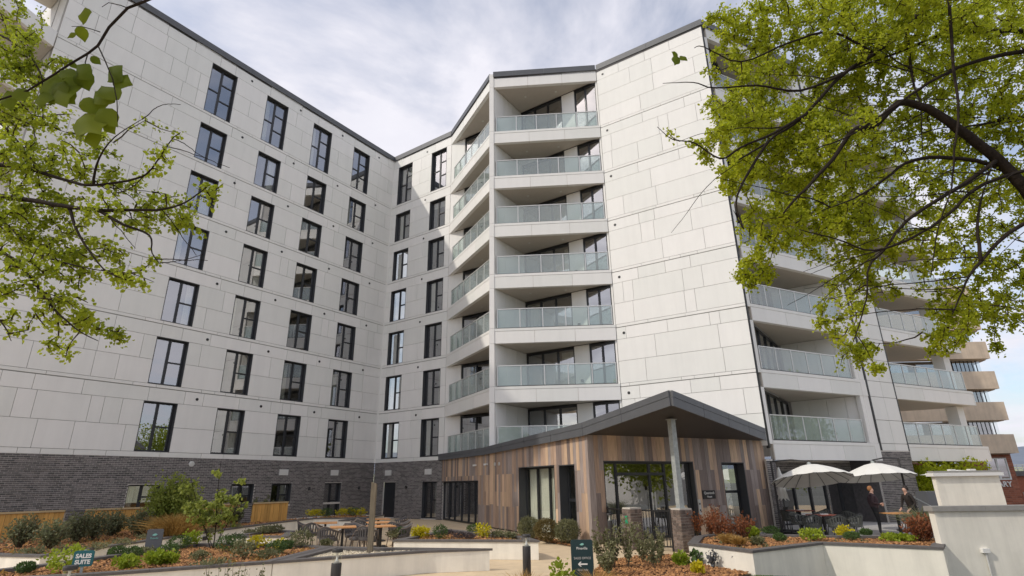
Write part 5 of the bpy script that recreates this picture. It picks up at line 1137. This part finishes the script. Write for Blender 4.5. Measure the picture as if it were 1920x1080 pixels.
LIMBS_L = [(0.05, 0.012, [(-7.52, 5.6, 5.36), (-6.25, 5.4, 5.08), (-5.41, 5.2, 4.84), (-4.96, 5.1, 4.73), (-4.55, 5.0, 4.61), (-4.08, 4.9, 4.5), (-3.64, 4.85, 4.47), (-3.4, 4.8, 4.44), (-3.13, 4.75, 4.49), (-2.93, 4.7, 4.62)]), (0.035, 0.008, [(-7.48, 5.8, 5.7), (-5.84, 5.5, 5.41), (-5.49, 5.4, 5.33), (-4.72, 5.2, 5.01), (-4.36, 5.1, 4.9), (-3.85, 5.0, 4.91), (-3.64, 4.9, 4.97), (-3.48, 4.85, 5.25), (-3.36, 4.8, 5.32)]), (0.02, 0.006, [(-4.36, 5.1, 4.9), (-4.3, 5.0, 5.01), (-4.18, 4.9, 5.2), (-3.98, 4.8, 5.32), (-3.73, 4.75, 5.46)]), (0.022, 0.006, [(-4.46, 5.0, 4.59), (-4.2, 4.9, 4.23), (-3.8, 4.8, 3.83), (-3.56, 4.7, 3.72)]), (0.028, 0.007, [(-6.43, 5.4, 4.76), (-5.13, 5.1, 4.17), (-4.62, 5.0, 3.81), (-4.25, 4.9, 3.48), (-3.87, 4.8, 3.23), (-3.65, 4.75, 3.13)]), (0.025, 0.007, [(-6.96, 5.8, 5.11), (-5.63, 5.5, 4.7), (-4.99, 5.3, 4.25), (-4.28, 5.1, 3.98), (-3.76, 5.0, 3.87)]), (0.022, 0.006, [(-4.08, 4.9, 4.5), (-3.72, 4.8, 4.29), (-3.41, 4.75, 4.15), (-3.31, 4.7, 3.94), (-3.21, 4.7, 3.83)]), (0.03, 0.007, [(-8.29, 6.2, 6.79), (-6.61, 5.9, 6.37), (-5.69, 5.7, 5.6), (-5.27, 5.6, 5.25)]), (0.035, 0.008, [(-9.31, 6.6, 8.47), (-7.69, 6.4, 8.24), (-6.84, 6.2, 7.75), (-6.29, 6.1, 7.11), (-6.14, 6.0, 6.35)]), (0.018, 0.006, [(-5.39, 5.2, 3.7), (-4.82, 5.0, 3.41), (-4.56, 4.9, 3.18)])]
BLOBS_L = [(-7.53, 6.59, 8.74, 0.35, 1.2), (-6.74, 6.27, 7.72, 0.36, 1.1), (-6.74, 6.24, 6.88, 0.45, 1.0), (-5.65, 5.73, 6.07, 0.36, 0.8), (-5.38, 5.41, 5.34, 0.39, 1.0), (-4.71, 5.25, 5.3, 0.26, 0.9), (-4.66, 5.41, 5.75, 0.15, 0.8), (-4.43, 5.62, 5.32, 0.25, 0.8), (-3.6, 5.0, 5.13, 0.15, 0.8), (-4.12, 5.88, 6.09, 0.07, 1.3), (-3.04, 4.97, 4.69, 0.15, 1.1), (-3.69, 5.66, 4.86, 0.25, 1.1), (-4.11, 5.75, 4.86, 0.21, 1.2), (-4.04, 4.97, 4.5, 0.24, 1.1), (-5.21, 5.7, 4.75, 0.43, 1.2), (-5.28, 5.3, 4.5, 0.36, 1.1), (-4.53, 5.5, 4.27, 0.3, 1.2), (-3.67, 4.96, 3.78, 0.13, 1.2), (-4.63, 4.99, 3.83, 0.33, 1.1), (-4.29, 5.12, 3.54, 0.26, 1.0), (-4.43, 5.86, 3.52, 0.17, 1.1), (-4.64, 5.14, 3.45, 0.21, 0.9), (-4.82, 5.67, 3.34, 0.13, 0.9), (-5.53, 5.83, 3.51, 0.16, 0.9), (-5.47, 5.84, 3.26, 0.06, 1.1), (-3.71, 5.28, 4.16, 0.07, 1.2), (-6.97, 6.29, 7.55, 0.34, 1.1), (-4.45, 5.45, 3.2, 0.08, 0.9), (-4.46, 5.69, 6.14, 0.05, 1.2), (-2.93, 5.05, 4.83, 0.05, 1.2), (-6.28, 5.66, 5.59, 0.46, 0.8)]
NEAR = [(0.008, 0.004, [(-1.57, 2.3, 4.61), (-1.95, 2.3, 4.38), (-2.04, 2.3, 4.33), (-2.11, 2.3, 4.2), (-2.14, 2.3, 4.08), (-2.18, 2.3, 4.03), (-2.26, 2.3, 3.96), (-2.32, 2.3, 3.9), (-2.43, 2.3, 3.8), (-2.55, 2.3, 3.75), (-2.84, 2.4, 3.69)]), (0.0035, 0.002, [(-2.14, 2.3, 4.08), (-2.06, 2.28, 3.96), (-1.97, 2.25, 3.82), (-1.92, 2.25, 3.69), (-1.89, 2.25, 3.57)]), (0.003, 0.002, [(-2.18, 2.3, 4.02), (-2.18, 2.3, 3.97), (-2.15, 2.3, 3.91), (-2.13, 2.3, 3.86)]), (0.003, 0.0015, [(-2.04, 2.3, 4.33), (-2.08, 2.3, 4.35), (-2.15, 2.3, 4.37), (-2.18, 2.3, 4.34)]), (0.0025, 0.0015, [(-2.15, 2.3, 4.17), (-2.2, 2.3, 4.19), (-2.26, 2.3, 4.21), (-2.31, 2.3, 4.21)])]
NEAR_LEAVES = [((-2.29, 2.32, 4.36), (-2.29, 2.34, 4.26)), ((-2.24, 2.27, 4.18), (-2.25, 2.34, 4.14)), ((-2.26, 2.28, 4.15), (-2.29, 2.28, 4.11)), ((-2.17, 2.31, 4.02), (-2.13, 2.34, 3.99)), ((-2.26, 2.29, 3.98), (-2.24, 2.34, 3.96)), ((-2.01, 2.3, 3.86), (-1.89, 2.28, 3.81)), ((-2.04, 2.29, 3.93), (-1.94, 2.27, 3.82)), ((-2.04, 2.27, 3.8), (-1.92, 2.26, 3.7)), ((-2.21, 2.31, 3.94), (-2.16, 2.35, 3.83)), ((-2.23, 2.28, 3.92), (-2.22, 2.25, 3.82)), ((-2.35, 2.33, 3.92), (-2.2, 2.3, 3.69)), ((-2.33, 2.29, 3.78), (-2.3, 2.27, 3.67)), ((-2.54, 2.31, 3.81), (-2.51, 2.33, 3.7)), ((-2.09, 2.3, 3.79), (-1.96, 2.29, 3.71)), ((-2.12, 2.27, 3.68), (-2.03, 2.34, 3.74)), ((-2.02, 2.27, 3.66), (-1.92, 2.3, 3.57)), ((-2.12, 2.32, 3.67), (-1.96, 2.26, 3.5)), ((-2.01, 2.31, 3.63), (-1.96, 2.34, 3.56)), ((-2.06, 2.31, 3.56), (-2.03, 2.33, 3.47)), ((-2.2, 2.28, 3.94), (-2.11, 2.29, 3.85)), ((-2.24, 2.28, 3.84), (-2.32, 2.33, 3.73)), ((-2.48, 2.29, 3.81), (-2.42, 2.3, 3.73)), ((-2.3, 2.33, 3.82), (-2.2, 2.34, 3.74)), ((-2.11, 2.33, 3.59), (-2.09, 2.3, 3.5))]
# ------------------------------------------------------------------ plants
def stems(P0,tips,r0,m,n=4):
    b=MB().use(m)
    for t in tips: 
        mid=[(P0[i]*.5+t[i]*.5+rng.uniform(-.04,.04)*(1 if i<2 else .5)) for i in range(3)]
        b.tube([P0,mid,t],[r0,r0*.7,r0*.35],n)
    return b
def crown_pts(n,r,h,z0,hollow=.45,rg=nrng,lump=.25):
    """points filling an uneven upright volume, denser towards the outside"""
    d=unitv(rg.normal(size=(n,3))); f=rg.uniform(hollow,1,n)**.6
    ang=np.arctan2(d[:,1],d[:,0]); el=d[:,2]
    ph=rg.uniform(0,6.28,5); w=1+lump*(np.sin(3*ang+ph[0]+2*el)+.6*np.sin(5*ang+ph[1]-3*el)+.5*np.sin(7*el+ph[2]+ang))*.6
    P=d*(f*w)[:,None]*np.array([r,r,h*.5]); P[:,2]+=z0+h*.5; return P,d
KL={}
def foliage(P,Dn,size,m,name,wid=.42,up=.35,rg=nrng):
    n=len(P); D=Dn*.6+rg.normal(size=(n,3))*.6+np.array([0,0,up]); return npmesh(name,*leaves(P,D,rg.uniform(.7,1.25,n)*size,wid=wid,rg=rg),m)
SPEC={ # kind: (name, cat, material, leaves, leaf size, hollow, wid, lump)
'dark_shrub':('dark_shrub','shrub','leaf_dark',1900,.070,.25,.40,.40),'slim_shrub':('slim_shrub','shrub','leaf_dark',800,.07,.2,.4,.3),
'light_shrub':('pale_green_shrub','shrub','leaf_light',2600,.085,.25,.42,.45),'round_shrub':('round_shrub','shrub','leaf_round',700,.042,.45,.26,.12),
'dome_shrub':('dome_shrub','shrub','leaf_olive',2800,.05,.5,.3,.08),'bronze_shrub':('bronze_shrub','shrub','leaf_bronze',2800,.05,.5,.3,.08),
'olive_clump':('olive_plant','plant','leaf_olive',420,.055,.3,.36,.3),'lime_clump':('lime_plant','plant','leaf_lime',320,.065,.3,.45,.35),
'yellow_clump':('yellow_flowering_plant','plant','leaf_yellow',260,.06,.3,.45,.35),'ground_cover':('ground_cover_plant','plant','leaf_olive',260,.05,.2,.4,.5),
'heather_clump':('heather_plant','plant','leaf_heather',420,.04,.3,.22,.3),'red_shrub':('red_leaved_shrub','shrub','leaf_red',420,.06,.2,.3,.5),
'red_bush':('red_bush','shrub','leaf_red',800,.055,.3,.32,.35),'grey_shrub':('grey_leaved_shrub','shrub','leaf_grey',160,.06,.2,.4,.5),
'olive_shrub':('upright_shrub','shrub','leaf_olive',430,.060,.1,.36,.4),'dark_twig':('twiggy_shrub','shrub','leaf_dark',150,.035,.1,.4,.5),
'big_leaf_plant':('broad_leaved_plant','plant','leaf_round',26,.16,.3,.36,.3)}
DIRS=[]
def plant(kind,x,y,z,r,h,label,group=None,seed=0):
    rg=np.random.default_rng(seed+17)
    if kind in ('straw_grass','straw_clump','pale_grass','grass_clump'):
        m={'straw_grass':'leaf_straw','straw_clump':'leaf_straw','pale_grass':'leaf_straw','grass_clump':'leaf_olive'}[kind]
        t=thing('ornamental_grass',label,'grass clump',(x,y,z),0,group); n=int(1500*max(.25,r/.7)) if kind=='straw_grass' else 320
        P=np.c_[rg.normal(0,r*.26,(n,2)),np.zeros(n)]; D=np.c_[P[:,:2]*1.2/max(r,.1)+rg.normal(0,.22,(n,2)),np.ones(n)]
        link('blades',npmesh('blades',*blades(P,D,rg.uniform(.55,1.05,n)*h,np.full(n,.008),.45,rg),m),t,kind='stuff')
        return t
    nm,cat,m,n,sz,hol,wid,lump=SPEC[kind]; t=thing(nm,label,cat,(x,y,z),rng.uniform(0,6.28),group)
    n=int(n*max(.5,min(1.6,(r*h)/(.6*1.1))) ) if kind in ('dark_shrub','light_shrub') else n
    P,Dn=crown_pts(n,r,h,0 if kind in ('round_shrub','dome_shrub','bronze_shrub','ground_cover','heather_clump') else h*.03,hol,rg,lump)
    low=P[:,2]<.02; P[low,2]=rg.uniform(.02,.1,low.sum())
    if kind in ('dark_shrub','light_shrub','olive_shrub','red_shrub','slim_shrub','dark_twig','red_bush','grey_shrub'):
        # leaves gathered along upright shoots that break the outline
        k={'dark_shrub':34,'light_shrub':34,'olive_shrub':9,'red_shrub':16,'slim_shrub':8,'dark_twig':7,'red_bush':26,'grey_shrub':6}[kind]
        tips=[]
        for i in range(k):
            a=rg.uniform(0,6.28); q=r*math.sqrt(rg.uniform(.02,1)); hh=h*rg.uniform(.62,1.12)*(1-.28*(q/r)**2); tips.append((q*math.cos(a),q*math.sin(a),hh))
        frac=.55 if kind in('dark_shrub','light_shrub','red_bush') else 1.0; ns=int(n*frac); tp=np.array(tips)[rg.integers(0,k,ns)]; s=rg.uniform(.22,1.0,ns)[:,None]
        P2=tp*s*np.array([1,1,1])+rg.normal(0,.045*max(.5,r/.5),(ns,3)); D2=unitv(np.c_[tp[:,:2]*.5,np.full(ns,.35)]+rg.normal(0,.55,(ns,3)))
        if frac<1: P=np.r_[P[:n-ns]*np.array([.9,.9,.85]),P2]; Dn=np.r_[Dn[:n-ns],D2]
        else: P,Dn=P2,D2
        P[:,2]=np.maximum(P[:,2],.02)
        lobj('stem',stems((0,0,-.03),tips,.010 if r>.3 else .006,'stem_brown'),t)
    else:
        tips=[tuple(P[i]*.8) for i in range(0,len(P),max(1,len(P)//6))][:6]; lobj('stem',stems((0,0,-.03),tips,.006,'stem_brown',3),t)
    link('foliage',foliage(P,Dn,sz,m,'foliage',wid,rg=rg),t,kind='stuff')
    return t
LAB={}
def near(x,y):
    """which bed a plant stands in"""
    if inpoly(np.array([[x,y]]),PL)[0] : return 'in the long planter by the timber fence'
    if inpoly(np.array([[x,y]]),PA1)[0]: return 'in the front mulch planter'
    if inpoly(np.array([[x,y]]),PA2)[0]: return 'at the edge of the pebble planter'
    if inpoly(np.array([[x,y]]),PR)[0]: return 'in the terrace planter'
    if y>18 and x<-6: return 'in the triangular planter'
    if x<1 and y>15 and y<18: return 'in the flower planter by the right tables'
    if x<2 and y>17.5: return 'in the bed below the curtained window'
    if y<11.2: return 'in the near bed at the bottom of the view'
    return 'in the bark bed beside the entrance path'
ADJ={'dark_shrub':'dark olive bushy shrub','slim_shrub':'slim dark upright shrub','light_shrub':'tall pale green leafy shrub','round_shrub':'low round green shrub','dome_shrub':'clipped olive green dome shrub','bronze_shrub':'clipped bronze dome shrub','olive_clump':'low olive green plant','lime_clump':'low lime green plant','yellow_clump':'bright yellow flowering plant','ground_cover':'flat straggling ground cover plant','heather_clump':'low purple brown heather plant','red_shrub':'loose red leaved shrub','red_bush':'large russet red bush','grey_shrub':'small silver grey shrub','olive_shrub':'upright sparse olive leaved shrub','dark_twig':'bare dark twiggy shrub','big_leaf_plant':'small broad leaved green plant','straw_grass':'big straw orange grass clump','straw_clump':'small straw coloured grass tuft','pale_grass':'pale feathery grass clump','grass_clump':'tall green grass clump'}
groups={}
for i,p in enumerate(PLANTS):
    key=(p[0],near(p[1],p[2])); groups.setdefault(key,[]).append((p[1]/p[2],i))
ORD=['first','second','third','fourth','fifth','sixth','seventh','eighth','ninth','tenth']
lab={}
for key,l in groups.items():
    l.sort(); w=key[1]
    for n,(a,i) in enumerate(l):
        base=f'{ADJ[key[0]]} {w}'
        if len(l)>1:
            pos = 'leftmost' if n==0 else 'rightmost' if n==len(l)-1 else ORD[n]+' from left'
            base=f'{pos} {ADJ[key[0]]} {w}'
        lab[i]=(' '.join(base.split()[:16]), (ADJ[key[0]]+'s '+w) if len(l)>1 else None)
for i,p in enumerate(PLANTS):
    if p[0]=='dark_shrub': p=p[:4]+(p[4]*.70,p[5]*.74)
    if p[0]=='light_shrub': p=p[:4]+(p[4]*.85,p[5]*1.12)
    plant(*p,label=lab[i][0],group=lab[i][1],seed=i*13)
# young multi-stem tree in the mulch planter
def grow(limbs,tips,step=.35,jit=.05,rg=nrng,r_tip=.0035,maxlen=1.6):
    """join each twig tip to the nearest branch point, nearest first; returns twig polylines"""
    nodes=[]; 
    for r0,r1,pts in limbs:
        for (a,b) in zip(pts[:-1],pts[1:]):
            a,b=np.array(a),np.array(b); n=max(1,int(np.linalg.norm(b-a)/.12))
            for k in range(n): nodes.append(a+(b-a)*k/n)
        nodes.append(np.array(pts[-1]))
    X=np.array(nodes); tips=np.array(tips); d=np.min(np.linalg.norm(tips[:,None]-X[None,::3],axis=2),1); order=np.argsort(d)
    buf=np.zeros((len(X)+len(tips)*14,3)); buf[:len(X)]=X; cnt=len(X); tw=[]
    for t in order:
        p=tips[t]; dd=np.linalg.norm(buf[:cnt]-p,axis=1); j=int(np.argmin(dd)); a=buf[j]; L=dd[j]
        if L<.03: continue
        n=max(2,min(12,int(L/.12)+1)); side=rg.normal(size=3); dirn=(p-a)/L; side-=dirn*side.dot(dirn); side/=np.linalg.norm(side)+1e-9
        sag=rg.uniform(.03,.14)*L; pts=[a+(p-a)*(k/n)+side*sag*math.sin(math.pi*k/n)+rg.normal(0,jit*.12,3)*(0<k<n) for k in range(n+1)]
        for q in pts[1:]:
            if cnt<len(buf): buf[cnt]=q; cnt+=1
        tw.append((L,pts))
    return tw
def tree(label,loc,limbs,blobs,ntips,leaf_m,leaf_size,per,seed,name='deciduous_tree',trunk=None,spread=.30,tw_r=.0045,droop=.25,clus=5,cs=.045):
    rg=np.random.default_rng(seed); t=thing(name,label,'tree',loc)
    if trunk:
        b=MB().use('bark'); b.smooth=True; b.tube([p for p in trunk[1]],trunk[0],14); b.build('trunk',t)
    for r0,r1,pts in limbs:
        b=MB().use('bark'); b.smooth=True; fine=[]; P=[Vector(p) for p in pts]
        for i in range(len(P)-1):
            p0,p1,p2,p3=P[max(i-1,0)],P[i],P[i+1],P[min(i+2,len(P)-1)]
            for k in range(4):
                u=k/4; fine.append(0.5*((2*p1)+(-p0+p2)*u+(2*p0-5*p1+4*p2-p3)*u*u+(-p0+3*p1-3*p2+p3)*u**3))
        fine.append(P[-1]); n=len(fine); fine=[f+Vector(rg.normal(0,r1*.5,3)) if 0<i<n-1 else f for i,f in enumerate(fine)]
        b.tube(fine,[r0+(r1-r0)*(i/(n-1))**.8 for i in range(n)],8); b.build('limb',t)
    B=np.array(blobs); w=B[:,4]*B[:,3]**2; w/=w.sum(); k=rg.choice(len(B),ntips,p=w); d=unitv(rg.normal(size=(ntips,3)))*(rg.uniform(0,1,ntips)**.38)[:,None]
    tips=B[k,:3]+d*B[k,3:4]*np.array([1,1.5,1])
    tw=grow(limbs,tips,rg=rg); b=MB().use('twig_bark')
    LP=[];LD=[]
    for L,pts in tw:
        n=len(pts); b.tube(pts,[tw_r*(1.9-1.3*i/(n-1))*(1+.5*min(L,1.2)) for i in range(n)],4,caps=False)
        A=np.array(pts); cum=np.linspace(0,1,n); m=max(2,int(per*rg.uniform(.6,1.4)))
        for s in (1-rg.uniform(0,1,m)**1.2*min(.95,.45/max(L,.2))):
            f=s*(n-1); i0=min(int(f),n-2); q=A[i0]+(A[i0+1]-A[i0])*(f-i0); LP.append(q); LD.append(A[i0+1]-A[i0])
    b.build('twigs',t,kind='stuff')
    LP=np.array(LP); LD=unitv(np.array(LD)); n=len(LP); R=np.repeat(LP,clus,0); Dd=np.repeat(LD,clus,0)*.5+rg.normal(size=(n*clus,3))*.75-np.array([0,0,droop])
    off=rg.normal(size=(n*clus,3))*cs*.55; V_,F_=leaves(R+off,Dd,rg.uniform(.6,1.25,n*clus)*leaf_size,wid=.46,fold=.3,rg=rg)
    link('crown',npmesh('crown',V_,F_,leaf_m),t,world=True,kind='stuff'); return t
yt=(-7.78,15.66)
yl=[(.016,.006,[(-7.78,15.66,.40),(-7.80,15.65,1.0),(-7.86,15.62,1.7),(-7.90,15.6,2.55)]),(.012,.005,[(-7.82,15.62,.40),(-8.05,15.55,.95),(-8.35,15.5,1.6),(-8.55,15.45,2.15)]),(.011,.005,[(-7.74,15.68,.40),(-7.60,15.7,1.0),(-7.45,15.75,1.7),(-7.35,15.8,2.3)]),(.010,.005,[(-7.8,15.7,.4),(-8.15,15.8,.9),(-8.6,15.9,1.4),(-8.85,15.95,1.75)]),(.010,.005,[(-7.75,15.6,.4),(-7.45,15.5,.95),(-7.2,15.45,1.5),(-7.1,15.4,1.85)])]
yb=[(-7.9,15.6,2.2,.16,.9),(-8.5,15.45,1.95,.22,.8),(-7.35,15.75,2.1,.2,.8),(-7.85,15.6,1.5,.36,1.3),(-8.35,15.6,1.35,.34,1.2),(-7.35,15.5,1.4,.32,1.2),(-8.75,15.9,1.5,.25,.9),(-7.8,15.6,1.05,.42,.8),(-7.15,15.4,1.7,.2,.7)]
tree('young multi-stemmed tree with fresh pale green leaves in the mulch planter',(-7.78,15.66,.38),yl,yb,130,'leaf_light',.085,4,5,name='young_tree',tw_r=.003,clus=3,cs=.05)
# large overhanging trees at both sides; both crowns go on out of view, the left one by boughs added for shade
LIMBS_R=[(a*.8,b*.5,p) for a,b,p in LIMBS_R]; LIMBS_L=[(a*.8,b*.4,p) for a,b,p in LIMBS_L]
XB_R=[(6.6,6.4,8.6,1.0,.7),(5.2,6.3,8.4,.8,.7),(8.2,7.0,8.0,1.2,.6),(7.6,7.4,6.6,.9,.5)]
def side_branches(limbs,n,dirs,seed,rmin=.004,rmax=.011,lmin=.8,lmax=1.9):
    rg=random.Random(seed); out=[]
    for i in range(n):
        r0,r1,pts=rg.choice(limbs); k=rg.randrange(len(pts)-1); f=rg.random(); p=Vector(pts[k]).lerp(Vector(pts[k+1]),f)
        d=Vector(dirs(rg)).normalized(); L=rg.uniform(lmin,lmax); q=[p]; 
        for j in range(5):
            d=(d+Vector((rg.gauss(0,.13),rg.gauss(0,.13),rg.gauss(-.03,.12)))).normalized(); p=p+d*L/5; q.append(p.copy())
        out.append((rg.uniform(rmin*1.6,rmax),.0028,[tuple(x) for x in q]))
    return out
LIMBS_R+=side_branches(LIMBS_R[:12],46,lambda g:(-1,g.uniform(-.5,.35),g.uniform(-.75,.35)),5)
LIMBS_L+=side_branches(LIMBS_L[:7],22,lambda g:(1,g.uniform(-.4,.4),g.uniform(-.7,.3)),6,.003,.006,.35,.7)
SHADE_LIMBS_L=[(.06,.014,[(-7.2,5.7,6.6),(-6.6,4.0,7.2),(-5.6,2.4,7.2),(-4.6,1.2,6.7),(-3.4,.4,6.0)]),(.04,.012,[(-6.6,4.0,7.2),(-5.0,3.6,7.4),(-3.6,3.0,7.1)])]  # unseen limbs added to the left tree to carry the shading foliage
SHADE_BLOBS_L=[(-4.6,1.2,6.6,1.1,1.0),(-5.8,2.6,7.2,1.1,.9),(-3.5,.5,5.9,.9,1.0),(-3.8,2.6,7.0,.8,.8)]  # unseen foliage added in the sun's path to shade the near leaves
tR=tree('large overhanging tree with bright yellow-green spring leaves at the right',(9.6,7.2,0),LIMBS_R,BLOBS_R+XB_R,5200,'leaf_spring',.046,4,8,trunk=([.42,.36,.30,.24,.16],[(9.6,7.2,-.1),(9.55,7.2,2.2),(9.35,7.15,4.5),(9.1,7.1,6.5),(8.9,7.1,8.6)]),clus=7,cs=.065)
tL_=tree('overhanging tree with green spring leaves at the left edge',(-7.6,5.6,0),LIMBS_L+SHADE_LIMBS_L,BLOBS_L+SHADE_BLOBS_L,1900,'leaf_left',.043,5,21,trunk=([.30,.26,.22,.17],[(-7.6,5.6,-.1),(-7.55,5.6,2.4),(-7.4,5.6,4.6),(-7.2,5.7,6.8)]),clus=5,cs=.06)
# near bough with large leaves, part of the left tree
for r0,r1,pts in NEAR:
    b=MB().use('bark'); b.smooth=True; b.tube(pts,[r0+(r1-r0)*i/(len(pts)-1) for i in range(len(pts))],7); b.build('near_twig',tL_)
def big_leaf(a,b_,seed,par=None):
    r=random.Random(seed); A,Bv=Vector(a),Vector(b_); d=Bv-A; L=d.length; d.normalize(); s=d.cross(Vector((r.uniform(-.4,.4),1,r.uniform(-.4,.4)))).normalized(); nn=s.cross(d)
    m=MB().use('leaf_near'); m.smooth=True; prof=[(0,0),(.08,.20),(.25,.35),(.45,.38),(.65,.29),(.85,.12),(1,0)]
    cen=[A+d*L*u+nn*L*(-.10*math.sin(u*3.0)) for u,_ in prof]; m.v=[tuple(c) for c in cen]
    for sg in (1,-1):
        I=len(m.v); m.v += [tuple(c+s*sg*L*w+nn*L*(w*(.45 if sg>0 else .25)+.05*math.sin(u*9+seed))) for c,(u,w) in zip(cen,prof)]
        for i in range(len(prof)-1):
            q=[i,i+1,I+i+1,I+i]; m.face(q if sg>0 else q[::-1])
    m.build('leaf',par or tL_)
for i,(a,b_) in enumerate(NEAR_LEAVES): big_leaf(a,b_,i)
for i,(a,b_) in enumerate([((2.30,6.1,7.36),(2.24,6.1,7.20)),((2.31,6.12,7.38),(2.22,6.08,7.42)),((2.33,6.1,7.36),(2.43,6.1,7.28))]):
    big_leaf(a,b_,i+60,tR)
# trees and planting beyond the terrace
def round_tree(label,x,y,z0,r,h,m,n,sz,seed,name='background_tree'):
    rg=np.random.default_rng(seed); t=thing(name,label,'tree',(x,y,z0-.3)); b=MB().use('bark'); b.tube([(x,y,z0-.3),(x,y,z0+h*.5)],[.12,.05],8)
    P,Dn=crown_pts(n,r,h,z0,.35,rg,.4); 
    for i in range(10): q=P[i*7]; b.tube([(x,y,z0+h*.25),tuple(np.array([x,y,0])+q*np.array([.8,.8,1]))],[.04,.012],5)
    b.build('trunk',t); P=P+np.array([x,y,0]); link('crown',foliage(P,Dn,sz,m,'crown',rg=rg),t,world=True,kind='stuff')
round_tree('bright green bushy tree between the brick pier and the gatehouse block',20.6,29.2,.3,1.35,2.2,'leaf_spring',3000,.14,3)
round_tree('bright green bush behind the gatehouse block below the lowest balcony',23.0,31.2,1.3,1.7,1.5,'leaf_spring',2600,.14,5)
round_tree('large leafy tree beyond the right edge of the view, nearer one',33,12,1.5,4.0,6.5,'leaf_left',9000,.26,6)
round_tree('large leafy tree beyond the right edge of the view, farther one',47,17,1.5,5.0,9.0,'leaf_left',9000,.26,7)
for o in list(bpy.data.objects):
    if o.type=='EMPTY' and not o.children: bpy.data.objects.remove(o)
